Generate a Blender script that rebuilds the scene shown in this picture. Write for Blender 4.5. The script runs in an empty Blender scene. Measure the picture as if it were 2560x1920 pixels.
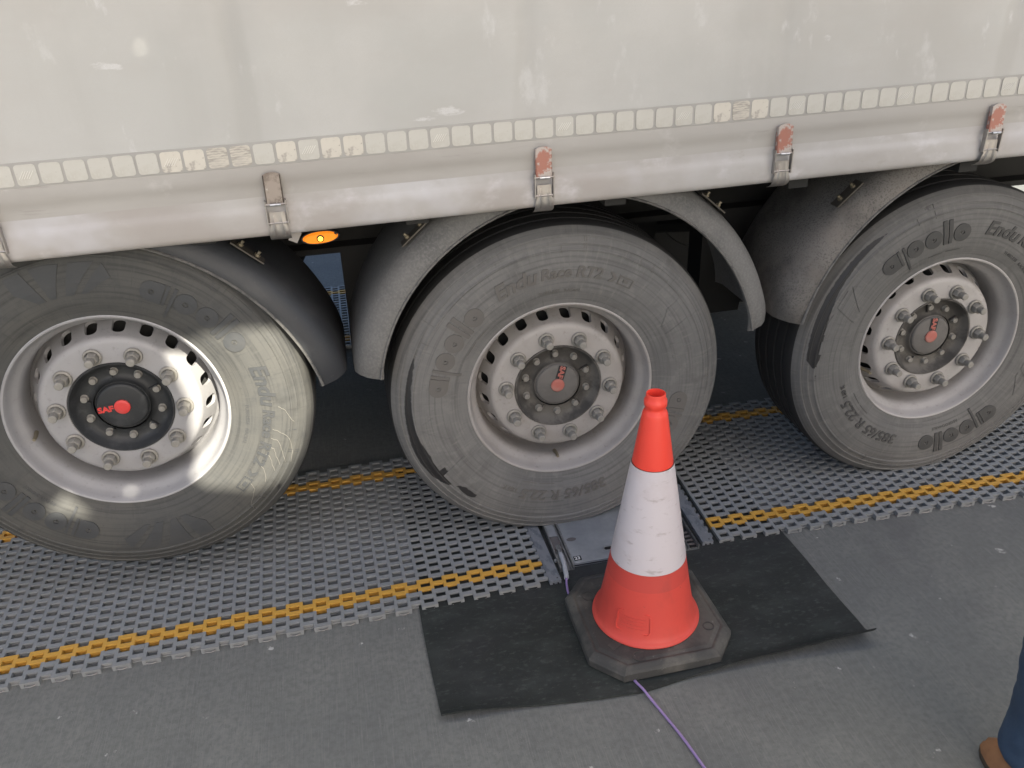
import bpy, bmesh, math, random
from mathutils import Vector, Matrix
random.seed(7)
PI = math.pi
sc = bpy.context.scene
COL = sc.collection

# ------------------------------------------------------------------ camera
cd = bpy.data.cameras.new('camera'); cam = bpy.data.objects.new('camera', cd); COL.objects.link(cam)
_R = ((0.9776747953, -0.2072890034, -0.0343985996), (-0.1262175965, -0.4484677277, -0.8848422546), (0.1679914073, 0.8694296787, -0.4646191137))
mw = Matrix(((_R[0][0], -_R[1][0], -_R[2][0], -0.5921), (_R[0][1], -_R[1][1], -_R[2][1], -2.2998), (_R[0][2], -_R[1][2], -_R[2][2], 1.7799), (0, 0, 0, 1)))
cam.matrix_world = mw
cd.sensor_width = 36.0; cd.lens = 2140.7 / 2560 * 36.0; cd.clip_start = 0.02; cd.clip_end = 2000
sc.camera = cam

# ------------------------------------------------------------------ sky, sun, exposure
SUN = Vector((0.20, -0.74, 0.64)).normalized()          # towards the sun
wd = bpy.data.worlds.new('World'); sc.world = wd; wd.use_nodes = True
nt = wd.node_tree; nt.nodes.clear()
sky = nt.nodes.new('ShaderNodeTexSky'); sky.sky_type = 'NISHITA'; sky.sun_disc = False
sky.sun_elevation = math.asin(SUN.z); sky.sun_rotation = math.atan2(SUN.x, SUN.y)
sky.dust_density = 4.0; sky.ozone_density = 0.75; sky.air_density = 0.9
bg = nt.nodes.new('ShaderNodeBackground'); bg.inputs['Strength'].default_value = 0.08
ow = nt.nodes.new('ShaderNodeOutputWorld')
nt.links.new(sky.outputs[0], bg.inputs[0]); nt.links.new(bg.outputs[0], ow.inputs[0])
sl = bpy.data.lights.new('sun', 'SUN'); sl.energy = 5.0; sl.angle = math.radians(0.42); sl.color = (1.0, 0.935, 0.79)
so = bpy.data.objects.new('sun', sl); COL.objects.link(so)
so.rotation_euler = (-SUN).to_track_quat('-Z', 'Y').to_euler(); so.location = SUN * 30
sc.view_settings.view_transform = 'Standard'; sc.view_settings.look = 'None'
sc.view_settings.gamma = 1.0; sc.view_settings.use_curve_mapping = False
sc.view_settings.exposure = 1.74
sc.render.engine = 'CYCLES'
sc.cycles.use_denoising = True
sc.cycles.max_bounces = 6

# ------------------------------------------------------------------ helpers
def lk(o, parent=None):
    COL.objects.link(o)
    if parent is not None: o.parent = parent
    return o
def tag(o, label=None, cat=None, group=None, kind=None):
    if label: o['label'] = label
    if cat: o['category'] = cat
    if group: o['group'] = group
    if kind: o['kind'] = kind
    return o
def thing(name, label, cat, loc=(0, 0, 0), rz=0.0, group=None):
    o = bpy.data.objects.new(name, None); o.empty_display_size = 0.1
    lk(o); o.location = loc; o.rotation_euler = (0, 0, rz)
    return tag(o, label, cat, group)
def setmat(me, mats):
    for m in (mats if isinstance(mats, (list, tuple)) else [mats]): me.materials.append(m)
def smooth(me, ang=35):
    for p in me.polygons: p.use_smooth = True
    try: me.set_sharp_from_angle(angle=math.radians(ang))
    except Exception: pass
def mobj(name, me, parent=None, loc=None, rot=None):
    o = bpy.data.objects.new(name, me); lk(o, parent)
    if loc is not None: o.location = loc
    if rot is not None: o.rotation_euler = rot
    return o
class MB:
    """collects vertices and faces"""
    def __init__(s): s.v = []; s.f = []; s.mi = []
    def add(s, vs, fs, mi=0):
        n = len(s.v); s.v += [tuple(v) for v in vs]; s.f += [tuple(i + n for i in f) for f in fs]; s.mi += [mi] * len(fs); return s
    def box(s, x0, x1, y0, y1, z0, z1, mi=0, M=None):
        vs = [(x, y, z) for z in (z0, z1) for y in (y0, y1) for x in (x0, x1)]
        if M is not None: vs = [M @ Vector(v) for v in vs]
        return s.add(vs, [(0, 2, 3, 1), (4, 5, 7, 6), (0, 1, 5, 4), (2, 6, 7, 3), (0, 4, 6, 2), (1, 3, 7, 5)], mi)
    def prism(s, pts, z0, z1, mi=0, M=None, inset=0.0):
        """polygon in xy (ccw) extruded z0..z1"""
        n = len(pts); cx = sum(p[0] for p in pts) / n; cy = sum(p[1] for p in pts) / n
        def ins(p):
            if not inset: return p
            d = math.hypot(p[0] - cx, p[1] - cy); k = (d - inset) / d
            return (cx + (p[0] - cx) * k, cy + (p[1] - cy) * k)
        vs = [(p[0], p[1], z0) for p in pts] + [(*ins(p), z1) for p in pts]
        if M is not None: vs = [M @ Vector(v) for v in vs]
        fs = [tuple(range(n - 1, -1, -1)), tuple(range(n, 2 * n))] + [(i, (i + 1) % n, (i + 1) % n + n, i + n) for i in range(n)]
        return s.add(vs, fs, mi)
    def revolve(s, prof, n=64, mi=0, a0=0.0, a1=2 * PI, axis='y', close=False):
        """prof: list of (r, t); axis y: x=r sin, z=r cos, y=t ; axis z: x=r cos, y=r sin, z=t"""
        full = abs(a1 - a0 - 2 * PI) < 1e-6
        m = n if full else n + 1; vs = []
        for k in range(m):
            a = a0 + (a1 - a0) * k / n
            for r, t in prof:
                vs.append((r * math.sin(a), t, r * math.cos(a)) if axis == 'y' else (r * math.cos(a), r * math.sin(a), t))
        L = len(prof); fs = []
        for k in range(n):
            k2 = (k + 1) % m
            for j in range(L if close else L - 1):
                j2 = (j + 1) % L
                q = (k * L + j, k2 * L + j, k2 * L + j2, k * L + j2)
                fs.append(q if axis == 'y' else q)
        return s.add(vs, fs, mi)
    def tube(s, pts, r, n=8, mi=0, cap=True):
        pts = [Vector(p) for p in pts]; vs = []; up = Vector((0.13, 0.21, 0.97))
        for i, p in enumerate(pts):
            t = (pts[min(i + 1, len(pts) - 1)] - pts[max(i - 1, 0)]).normalized()
            a = t.cross(up)
            if a.length < 1e-3: a = t.cross(Vector((1, 0, 0)))
            a.normalize(); b = t.cross(a).normalized()
            rr = r[i] if isinstance(r, (list, tuple)) else r
            for k in range(n): vs.append(p + (a * math.cos(2 * PI * k / n) + b * math.sin(2 * PI * k / n)) * rr)
        fs = [(i * n + k, i * n + (k + 1) % n, (i + 1) * n + (k + 1) % n, (i + 1) * n + k) for i in range(len(pts) - 1) for k in range(n)]
        if cap: fs += [tuple(range(n - 1, -1, -1)), tuple(range((len(pts) - 1) * n, len(pts) * n))]
        return s.add(vs, fs, mi)
    def mesh(s, name, mats, sm=None, fix=True):
        me = bpy.data.meshes.new(name); me.from_pydata(s.v, [], s.f)
        if fix:
            bm = bmesh.new(); bm.from_mesh(me); bmesh.ops.recalc_face_normals(bm, faces=bm.faces); 
            bm.to_mesh(me); bm.free()
        setmat(me, mats)
        if isinstance(mats, (list, tuple)) and len(mats) > 1: me.polygons.foreach_set('material_index', s.mi)
        if sm: smooth(me, sm)
        me.update(); return me
    def obj(s, name, mats, parent=None, loc=None, rot=None, sm=None, fix=True):
        return mobj(name, s.mesh(name, mats, sm, fix), parent, loc, rot)
def bevel(o, w, seg=2):
    m = o.modifiers.new('bevel', 'BEVEL'); m.width = w; m.segments = seg; m.limit_method = 'ANGLE'; m.angle_limit = math.radians(40)
    return o
def bezier(pts, n=8):
    """Catmull-Rom through points"""
    P = [Vector(p) for p in pts]; P = [P[0] * 2 - P[1]] + P + [P[-1] * 2 - P[-2]]; out = []
    for i in range(1, len(P) - 2):
        for k in range(n):
            t = k / n; a, b, c, d = P[i - 1], P[i], P[i + 1], P[i + 2]
            out.append(0.5 * ((2 * b) + (c - a) * t + (2 * a - 5 * b + 4 * c - d) * t * t + (3 * b - a - 3 * c + d) * t ** 3))
    out.append(P[-2]); return out
def interp(tab, x):
    if x <= tab[0][0]: return tab[0][1]
    for (a, b), (c, d) in zip(tab, tab[1:]):
        if x <= c: return b + (d - b) * (x - a) / (c - a)
    return tab[-1][1]
def text_mesh(s, size, ext, off=0.0):
    c = bpy.data.curves.new('t', 'FONT'); c.body = s; c.size = size; c.extrude = ext; c.resolution_u = 3; c.offset = off; c.align_x = 'LEFT'
    o = bpy.data.objects.new('t', c); COL.objects.link(o)
    dg = bpy.context.evaluated_depsgraph_get(); dg.update()
    me = bpy.data.meshes.new_from_object(o.evaluated_get(dg)); bpy.data.objects.remove(o); bpy.data.curves.remove(c)
    me.materials.clear(); return me

# ------------------------------------------------------------------ materials
def mat(name, col, rough=0.6, metal=0.0, layers=(), bumps=(), coat=0.0, spec=0.5, emit=None, rvar=0.0, attr=None):
    """layers: (scale, lo, hi, col2, amount, detail, stretch(xyz), kind) mixed over the base; bumps: (scale, strength, dist, stretch)"""
    m = bpy.data.materials.new(name); m.use_nodes = True; t = m.node_tree; N = t.nodes; Lk = t.links; N.clear()
    out = N.new('ShaderNodeOutputMaterial'); b = N.new('ShaderNodeBsdfPrincipled'); Lk.new(b.outputs[0], out.inputs[0])
    b.inputs['Roughness'].default_value = rough; b.inputs['Metallic'].default_value = metal
    b.inputs['Specular IOR Level'].default_value = spec; b.inputs['Coat Weight'].default_value = coat
    tc = N.new('ShaderNodeTexCoord')
    def coords(st):
        mp = N.new('ShaderNodeMapping'); mp.inputs['Scale'].default_value = st or (1, 1, 1)
        Lk.new(tc.outputs['Object'], mp.inputs[0]); return mp.outputs[0]
    cur = N.new('ShaderNodeRGB'); cur.outputs[0].default_value = (*col, 1); cur = cur.outputs[0]; fac0 = None
    for ly in layers:
        sca, lo, hi, c2, amt, det, st = ly[:7]; kind = ly[7] if len(ly) > 7 else 'noise'
        if kind in ('polar', 'radial'):
            sx = N.new('ShaderNodeSeparateXYZ'); Lk.new(tc.outputs['Object'], sx.inputs[0])
            def mth(op, a, b=None):
                q = N.new('ShaderNodeMath'); q.operation = op
                for i_, v_ in enumerate((a, b)):
                    if v_ is None: continue
                    if isinstance(v_, (int, float)): q.inputs[i_].default_value = v_
                    else: Lk.new(v_, q.inputs[i_])
                return q.outputs[0]
            rr0 = mth('SQRT', mth('ADD', mth('MULTIPLY', sx.outputs[0], sx.outputs[0]), mth('MULTIPLY', sx.outputs[2], sx.outputs[2])))
            an0 = mth('ARCTAN2', sx.outputs[0], sx.outputs[2]); cx_ = N.new('ShaderNodeCombineXYZ')
            Lk.new(mth('MULTIPLY', rr0, st[0]), cx_.inputs[0]); Lk.new(mth('MULTIPLY', an0, st[1]), cx_.inputs[1])
            n = N.new('ShaderNodeTexNoise'); n.inputs['Scale'].default_value = sca; n.inputs['Detail'].default_value = det; Lk.new(cx_.outputs[0], n.inputs['Vector']); o_ = n.outputs['Fac']
        elif kind == 'dent_shade':                             # shade of the dents over the hidden posts, put into the colour
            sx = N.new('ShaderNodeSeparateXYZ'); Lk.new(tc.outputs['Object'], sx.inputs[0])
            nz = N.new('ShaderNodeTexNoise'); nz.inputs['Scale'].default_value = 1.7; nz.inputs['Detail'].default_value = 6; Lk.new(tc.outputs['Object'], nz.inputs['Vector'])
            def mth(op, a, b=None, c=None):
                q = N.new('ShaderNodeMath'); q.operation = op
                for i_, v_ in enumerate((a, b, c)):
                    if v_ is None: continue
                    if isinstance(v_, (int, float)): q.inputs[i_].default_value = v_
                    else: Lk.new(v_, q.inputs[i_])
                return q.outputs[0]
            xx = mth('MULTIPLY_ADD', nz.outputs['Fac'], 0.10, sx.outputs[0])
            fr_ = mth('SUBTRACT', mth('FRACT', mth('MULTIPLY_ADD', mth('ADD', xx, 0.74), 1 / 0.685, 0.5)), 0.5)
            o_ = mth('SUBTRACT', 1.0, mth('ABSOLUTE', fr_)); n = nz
        elif kind == 'vor':
            n = N.new('ShaderNodeTexVoronoi'); n.inputs['Scale'].default_value = sca; Lk.new(coords(st), n.inputs['Vector']); o_ = n.outputs['Distance']
        else:
            n = N.new('ShaderNodeTexNoise'); n.inputs['Scale'].default_value = sca; n.inputs['Detail'].default_value = det
            n.inputs['Roughness'].default_value = 0.6; Lk.new(coords(st), n.inputs['Vector']); o_ = n.outputs['Fac']
        mr = N.new('ShaderNodeMapRange'); mr.interpolation_type = 'SMOOTHSTEP'
        mr.inputs['From Min'].default_value = lo; mr.inputs['From Max'].default_value = hi; mr.inputs['To Max'].default_value = amt
        Lk.new(o_, mr.inputs['Value'])
        if fac0 is None: fac0 = mr.outputs[0]
        mx = N.new('ShaderNodeMix'); mx.data_type = 'RGBA'; Lk.new(mr.outputs[0], mx.inputs[0]); Lk.new(cur, mx.inputs[6]); mx.inputs[7].default_value = (*c2, 1)
        cur = mx.outputs[2]
    if attr:                                             # (attribute, noise scale, noise amount, colour, rough)
        at = N.new('ShaderNodeAttribute'); at.attribute_name = attr[0]
        n = N.new('ShaderNodeTexNoise'); n.inputs['Scale'].default_value = attr[1]; n.inputs['Detail'].default_value = 5; Lk.new(tc.outputs['Object'], n.inputs['Vector'])
        ma = N.new('ShaderNodeMath'); ma.operation = 'MULTIPLY_ADD'; Lk.new(n.outputs['Fac'], ma.inputs[0]); ma.inputs[1].default_value = attr[2]; Lk.new(at.outputs['Fac'], ma.inputs[2])
        mr = N.new('ShaderNodeMapRange'); mr.interpolation_type = 'SMOOTHSTEP'; lo = 0.5 + attr[2] * 0.5
        mr.inputs['From Min'].default_value = lo - 0.05; mr.inputs['From Max'].default_value = lo + 0.07; Lk.new(ma.outputs[0], mr.inputs['Value'])
        mx = N.new('ShaderNodeMix'); mx.data_type = 'RGBA'; Lk.new(mr.outputs[0], mx.inputs[0]); Lk.new(cur, mx.inputs[6]); mx.inputs[7].default_value = (*attr[3], 1); cur = mx.outputs[2]
        mr2 = N.new('ShaderNodeMapRange'); mr2.inputs['To Min'].default_value = rough; mr2.inputs['To Max'].default_value = attr[4]; Lk.new(mr.outputs[0], mr2.inputs['Value']); Lk.new(mr2.outputs[0], b.inputs['Roughness'])
    elif rvar and fac0 is not None:
        mr = N.new('ShaderNodeMapRange'); mr.inputs['To Min'].default_value = rough; mr.inputs['To Max'].default_value = rough + rvar; Lk.new(fac0, mr.inputs['Value']); Lk.new(mr.outputs[0], b.inputs['Roughness'])
    Lk.new(cur, b.inputs['Base Color'])
    prev = None
    for bp in bumps:
        n = N.new('ShaderNodeTexNoise'); n.inputs['Scale'].default_value = bp[0]; n.inputs['Detail'].default_value = 4; Lk.new(coords(bp[3] if len(bp) > 3 else None), n.inputs['Vector'])
        bu = N.new('ShaderNodeBump'); bu.inputs['Strength'].default_value = bp[1]; bu.inputs['Distance'].default_value = bp[2]; Lk.new(n.outputs['Fac'], bu.inputs['Height'])
        if prev: Lk.new(prev, bu.inputs['Normal'])
        prev = bu.outputs[0]
    if prev: Lk.new(prev, b.inputs['Normal'])
    if emit:
        b.inputs['Emission Color'].default_value = (*emit[0], 1); b.inputs['Emission Strength'].default_value = emit[1]
    return m

M = {}
M['ground'] = mat('broomed_concrete', (0.160, 0.166, 0.158), 0.85, layers=[
    (0.9, 0.35, 0.7, (0.121, 0.126, 0.127), 0.8, 5, None), (5.0, 0.4, 0.72, (0.207, 0.211, 0.199), 0.5, 9, None), (60, 0.35, 0.7, (0.109, 0.113, 0.109), 0.65, 6, None),
    (1.0, 0.50, 0.72, (0.234, 0.234, 0.222), 0.34, 3, (300, 9, 1)), (1.0, 0.56, 0.72, (0.086, 0.087, 0.086), 0.32, 3, (240, 5, 1)), (240, 0.62, 0.75, (0.265, 0.265, 0.257), 0.6, 2, None), (200, 0.64, 0.76, (0.062, 0.062, 0.062), 0.7, 2, None),
    (15, 0.66, 0.71, (0.55, 0.55, 0.53), 0.7, 13, None), (2.6, 0.72, 0.76, (0.039, 0.039, 0.041), 0.75, 10, None), (1.3, 0.56, 0.7, (0.094, 0.095, 0.098), 0.55, 9, None)],
    bumps=[(1.0, 0.3, 0.003, (280, 6, 1)), (260, 0.5, 0.002), (30, 0.2, 0.004)])
M['grid'] = mat('grey_plastic_link', (0.225, 0.238, 0.245), 0.55, layers=[(40, 0.4, 0.75, (0.30, 0.305, 0.31), 0.6, 6, None), (5, 0.42, 0.7, (0.165, 0.165, 0.155), 0.6, 6, None), (120, 0.62, 0.75, (0.12, 0.12, 0.115), 0.5, 5, None)], bumps=[(300, 0.2, 0.001)])
M['yellow'] = mat('yellow_plastic_link', (0.56, 0.315, 0.06), 0.55, layers=[(12, 0.5, 0.75, (0.36, 0.21, 0.06), 0.6, 7, None), (25, 0.62, 0.8, (0.7, 0.42, 0.08), 0.5, 4, None)])
M['endbar'] = mat('worn_grey_bar', (0.23, 0.245, 0.27), 0.5, 0.3, layers=[(45, 0.48, 0.6, (0.12, 0.14, 0.17), 0.7, 8, (1, .5, 1)), (90, 0.6, 0.7, (0.42, 0.43, 0.44), 0.5, 4, None)])
M['alu'] = mat('brushed_aluminium', (0.46, 0.48, 0.50), 0.4, 0.45, layers=[(6, 0.35, 0.7, (0.24, 0.26, 0.29), 0.7, 6, None), (1, 0.6, 0.75, (0.55, 0.56, 0.57), 0.4, 5, (14, 160, 10))], bumps=[(1.0, 0.08, 0.001, (10, 300, 10))])
M['alu_bright'] = mat('extruded_aluminium', (0.52, 0.54, 0.56), 0.32, 0.9, layers=[(60, 0.45, 0.7, (0.3, 0.3, 0.31), 0.6, 5, None)])
M['mat'] = mat('black_rubber_mat', (0.014, 0.018, 0.0175), 0.7, layers=[(7, 0.42, 0.72, (0.032, 0.039, 0.037), 0.8, 8, (1, 2.2, 1)), (45, 0.52, 0.72, (0.075, 0.082, 0.078), 0.5, 8, (1, 2, 1)), (260, 0.62, 0.75, (0.11, 0.115, 0.11), 0.5, 3, None), (1.6, .45, .7, (0.03, .03, .034), .6, 3, None)], bumps=[(160, 0.35, 0.002)])
M['cone_red'] = mat('cone_red_plastic', (0.62, 0.072, 0.054), 0.5, layers=[(14, 0.5, 0.75, (0.42, 0.06, 0.045), 0.5, 8, (1, 1, .5)), (60, 0.66, 0.75, (0.15, 0.07, 0.06), 0.5, 6, None)], spec=0.4)
M['cone_dark'] = mat('cone_darker_red', (0.54, 0.062, 0.048), 0.55, layers=[(14, 0.5, 0.75, (0.33, 0.06, 0.05), 0.5, 8, (1, 1, .5))])
M['cone_top'] = mat('cone_top_plastic', (0.88, 0.07, 0.045), 0.42, layers=[(10, 0.62, 0.78, (0.35, 0.06, 0.05), 0.6, 8, (1, 1, .4))])
M['cone_white'] = mat('cone_reflective_sleeve', (0.60, 0.555, 0.58), 0.45, layers=[(7, 0.5, 0.8, (0.5, 0.43, 0.43), 0.6, 6, None), (22, 0.575, 0.72, (0.27, 0.22, 0.21), 0.5, 13, (1, 1, 2.6)), (9, 0.54, 0.72, (0.52, 0.46, 0.46), 0.5, 9, None), (120, 0.7, 0.76, (0.1, 0.08, 0.08), 0.6, 6, None)])
M['cone_base'] = mat('recycled_rubber_base', (0.04, 0.04, 0.039), 0.7, layers=[(9, 0.42, 0.68, (0.115, 0.108, 0.095), 0.8, 10, None), (60, 0.62, 0.72, (0.2, 0.2, 0.19), 0.5, 8, None), (24, 0.62, 0.72, (0.02, 0.02, 0.02), 0.7, 6, None)], bumps=[(90, 0.35, 0.003)])
M['cable'] = mat('purple_cable', (0.29, 0.20, 0.42), 0.45)
M['sleeve'] = mat('grey_cable_sleeve', (0.42, 0.43, 0.45), 0.45)
M['label_black'] = mat('black_label', (0.012, 0.012, 0.014), 0.4)
M['white'] = mat('white_print', (0.8, 0.8, 0.8), 0.5)
M['grey_label'] = mat('grey_label', (0.13, 0.12, 0.12), 0.5)
M['curtain'] = mat('grey_pvc_curtain', (0.49, 0.49, 0.472), 0.55, layers=[
    (1.0, 0.48, 0.72, (0.40, 0.392, 0.37), 0.55, 5, (3.2, 1, .22)), (1.0, 0.945, 0.975, (0.38, 0.37, 0.345), 0.45, 5, None, 'dent_shade'),
    (0.9, 0.35, 0.7, (0.44, 0.445, 0.425), 0.8, 4, (1, 1, .6)), (3.5, 0.4, 0.75, (0.545, 0.54, 0.52), 0.7, 6, None), (2.2, 0.45, 0.7, (0.43, 0.412, 0.388), 0.5, 7, (.6, 1, 1.6)), 
    (11, 0.6, 0.72, (0.64, 0.64, 0.63), 0.5, 10, (1, 1, .6)), (1.0, 0.62, 0.70, (0.68, 0.68, 0.68), 0.6, 12, (9, 9, 3.5)), (1.0, 0.67, 0.72, (0.70, 0.70, 0.70), 0.6, 12, (5, 9, 14)), (3.3, 0.66, 0.72, (0.36, 0.35, 0.33), 0.35, 11, None), (420, 0.3, 0.7, (0.46, 0.45, 0.42), 0.35, 2, None)], bumps=[(2.0, 0.2, 0.012), (500, 0.08, 0.001)], spec=.35, rvar=.1)
M['band'] = mat('dusty_curtain_band', (0.40, 0.385, 0.36), 0.5, layers=[(4, 0.4, 0.7, (0.34, 0.32, 0.295), 0.8, 7, (.4, 1, 1.5)), (12, 0.55, 0.72, (0.52, 0.51, 0.49), 0.55, 9, (.7, 1, 1)), (1.0, 0.62, 0.72, (0.28, 0.26, 0.24), 0.5, 8, (4, 4, 60))], bumps=[(5, 0.2, 0.006, (1, 1, .6))])
M['hem'] = mat('scuffed_hem', (0.455, 0.445, 0.43), 0.42, layers=[(3, 0.38, 0.66, (0.35, 0.32, 0.295), 0.85, 7, (.5, 1, 1)), (9, 0.52, 0.72, (0.62, 0.61, 0.62), 0.65, 9, (.7, 1, 1)), (26, 0.6, 0.72, (0.36, 0.33, 0.30), 0.5, 8, (.6, 1, 1)), (1.6, 0.5, 0.66, (0.58, 0.59, 0.63), 0.5, 5, None)], bumps=[(6, 0.25, 0.006, (1, 1, .6))], rvar=.15)
M['tape'] = mat('reflective_square', (0.53, 0.52, 0.475), 0.4, layers=[(25, 0.45, 0.75, (0.46, 0.44, 0.385), 0.7, 6, None), (140, 0.6, 0.75, (0.4, 0.37, 0.33), 0.5, 6, None), (30, 0.6, 0.7, (0.60, 0.60, 0.56), 0.5, 5, None)])
M['backing'] = mat('grey_tape_backing', (0.36, 0.35, 0.33), 0.5, layers=[(8, 0.4, 0.7, (0.42, 0.41, 0.39), 0.7, 7, None)])
M['tape_worn'] = mat('worn_reflective_square', (0.56, 0.53, 0.46), 0.45, layers=[(1.0, 0.45, 0.58, (0.27, 0.245, 0.225), 0.7, 8, (26, 26, 230)), (30, 0.5, 0.6, (0.5, 0.47, 0.42), 0.6, 6, None)])
M['tape_scratch'] = mat('scratched_reflective_square', (0.6, 0.57, 0.5), 0.45, layers=[(40, 0.55, 0.62, (0.3, 0.27, 0.24), 0.8, 8, (1, 1, 1)), (25, 0.45, 0.75, (0.5, 0.47, 0.42), 0.7, 6, None)])
M['mark'] = mat('pale_hatch_mark', (0.70, 0.69, 0.645), 0.4)
M['steel'] = mat('galvanised_latch', (0.36, 0.34, 0.32), 0.4, 0.7, layers=[(40, 0.45, 0.7, (0.30, 0.26, 0.24), 0.7, 8, None), (120, 0.6, 0.72, (0.55, 0.54, 0.52), 0.5, 4, None)])
M['lever_red'] = mat('worn_red_lever', (0.37, 0.165, 0.125), 0.5, 0.25, layers=[(26, 0.46, 0.54, (0.46, 0.43, 0.40), 0.9, 9, None), (60, 0.55, 0.7, (0.33, 0.22, 0.18), 0.6, 6, None)])
M['lever_steel'] = mat('bare_steel_lever', (0.30, 0.265, 0.25), 0.28, 0.9, layers=[(30, 0.45, 0.6, (0.14, 0.115, 0.105), 0.7, 9, None), (50, 0.6, 0.7, (0.6, 0.58, 0.56), 0.6, 4, None)])
M['chassis'] = mat('black_chassis', (0.022, 0.022, 0.021), 0.8, layers=[(12, 0.5, 0.75, (0.03, 0.028, 0.026), 0.7, 6, None)])
M['tread'] = mat('black_rubber', (0.018, 0.018, 0.018), 0.8)
M['fend_clean'] = mat('black_plastic_fender', (0.036, 0.039, 0.044), 0.5, layers=[(8, 0.45, 0.7, (0.062, 0.064, 0.066), 0.6, 8, None), (60, 0.62, 0.74, (0.085, 0.085, 0.085), 0.4, 6, None)], bumps=[(180, 0.25, 0.002)])
M['fend_grey'] = mat('dusty_plastic_fender', (0.15, 0.147, 0.14), 0.75, layers=[(5, 0.45, 0.7, (0.085, 0.085, 0.085), 0.7, 6, None), (150, 0.4, 0.7, (0.21, 0.207, 0.196), 0.6, 5, None)], bumps=[(140, 0.5, 0.003)])
M['fend_tan'] = mat('caked_dust_fender', (0.20, 0.188, 0.172), 0.85, layers=[(4, 0.42, 0.7, (0.06, 0.058, 0.054), 0.8, 6, None), (190, 0.52, 0.60, (0.055, 0.05, 0.047), 0.55, 4, None), (12, 0.45, 0.7, (0.2, 0.18, 0.16), 0.6, 6, None)], bumps=[(190, 0.6, 0.003)])
M['lip'] = mat('pale_fender_lip', (0.16, 0.155, 0.145), 0.7, layers=[(50, 0.45, 0.65, (0.07, 0.07, 0.07), 0.7, 6, None)])
M['bracket'] = mat('dusty_bracket', (0.10, 0.09, 0.075), 0.6, 0.3)
M['brass'] = mat('bracket_bolt', (0.24, 0.21, 0.15), 0.5, 0.6)
def tyre_mat(name, c, c2, c3):
    return mat(name, c, 0.75, layers=[(2.6, 0.4, 0.66, c2, 0.85, 8, None), (24, 0.5, 0.72, c3, 0.55, 9, None), (7, 0.58, 0.7, (c[0] * .45, c[1] * .45, c[2] * .45), 0.5, 10, None),
                (1.0, 0.45, 0.72, (c[0] * .55, c[1] * .55, c[2] * .56), 0.75, 6, (130, 1.2), 'polar'), (1.0, 0.5, 0.78, (c[0] * 1.28, c[1] * 1.26, c[2] * 1.2), 0.45, 10, (16, 40), 'radial'), (1.0, 0.58, 0.74, (c[0] * .55, c[1] * .55, c[2] * .55), 0.4, 10, (14, 60), 'radial'), (160, 0.6, 0.75, (c[0] * .6, c[1] * .6, c[2] * .6), 0.5, 4, None)],
               bumps=[(120, 0.18, 0.002)], attr=('stain', 60, 0.42, (0.022, 0.022, 0.023), 0.5))
M['tyre1'] = tyre_mat('tyre_rubber_washed', (0.062, 0.063, 0.061), (0.083, 0.081, 0.073), (0.045, 0.047, 0.048))
M['tyre2'] = tyre_mat('tyre_rubber_dusty', (0.154, 0.152, 0.147), (0.110, 0.110, 0.108), (0.195, 0.191, 0.183))
M['tyre3'] = tyre_mat('tyre_rubber_grey', (0.136, 0.134, 0.129), (0.102, 0.102, 0.100), (0.168, 0.165, 0.158))
M['let1'] = mat('lettering_washed', (0.046, 0.049, 0.052), 0.6, layers=[(20, .4, .7, (0.06, 0.06, 0.06), .6, 5, None)])
M['let2'] = mat('lettering_dusty', (0.118, 0.112, 0.105), 0.7, layers=[(20, .4, .7, (0.115, 0.107, 0.097), .6, 5, None)])
M['let3'] = mat('lettering_dark', (0.052, 0.052, 0.051), 0.65, layers=[(20, .45, .7, (0.08, 0.078, 0.074), .6, 5, None)])
M['crack'] = mat('pale_crack', (0.165, 0.158, 0.14), 0.7)
def rim_mat(name, c, d):
    return mat(name, c, 0.52, 0.06, layers=[(8, 0.42, 0.7, d, 0.6, 8, None), (70, 0.55, 0.75, (d[0] * .75, d[1] * .72, d[2] * .7), 0.5, 6, None)], bumps=[(200, 0.06, 0.001)], rvar=.2)
M['rim1'] = rim_mat('silver_rim_clean', (0.315, 0.312, 0.318), (0.275, 0.27, 0.274))
M['rim2'] = rim_mat('silver_rim_dusty', (0.35, 0.332, 0.318), (0.27, 0.252, 0.235))
M['rim3'] = rim_mat('silver_rim_grey', (0.38, 0.365, 0.355), (0.30, 0.285, 0.27))
M['nut'] = mat('dusty_steel_nut', (0.27, 0.26, 0.235), 0.6, 0.3, layers=[(60, 0.45, 0.7, (0.36, 0.34, 0.31), 0.6, 6, None), (25, .55, .7, (0.16, 0.15, 0.14), .6, 5, None)])
M['hub1'] = mat('black_hub', (0.022, 0.024, 0.026), 0.55, layers=[(30, 0.5, 0.7, (0.05, 0.052, 0.054), 0.7, 8, None)], bumps=[(160, .25, .002)])
M['hub2'] = mat('dusty_hub', (0.05, 0.047, 0.043), 0.75, layers=[(14, 0.42, 0.62, (0.13, 0.122, 0.11), 0.85, 8, None)], bumps=[(160, .25, .002)])
M['cap2'] = mat('dusty_cap', (0.135, 0.128, 0.12), 0.75, layers=[(20, 0.4, 0.7, (0.10, 0.096, 0.09), 0.7, 8, None)], bumps=[(200, .25, .002)])
M['red1'] = mat('red_button', (0.62, 0.05, 0.045), 0.45, layers=[(40, .5, .75, (0.5, 0.1, 0.09), .6, 6, None)])
M['red2'] = mat('dusty_red_button', (0.40, 0.125, 0.10), 0.65, layers=[(40, .45, .7, (0.36, 0.2, 0.17), .6, 6, None)])
M['amber'] = mat('amber_lens', (0.75, 0.2, 0.01), 0.25, layers=[(60, .45, .7, (0.6, 0.13, 0.005), .6, 4, None)], emit=((1.0, 0.28, 0.02), 0.22))
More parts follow.
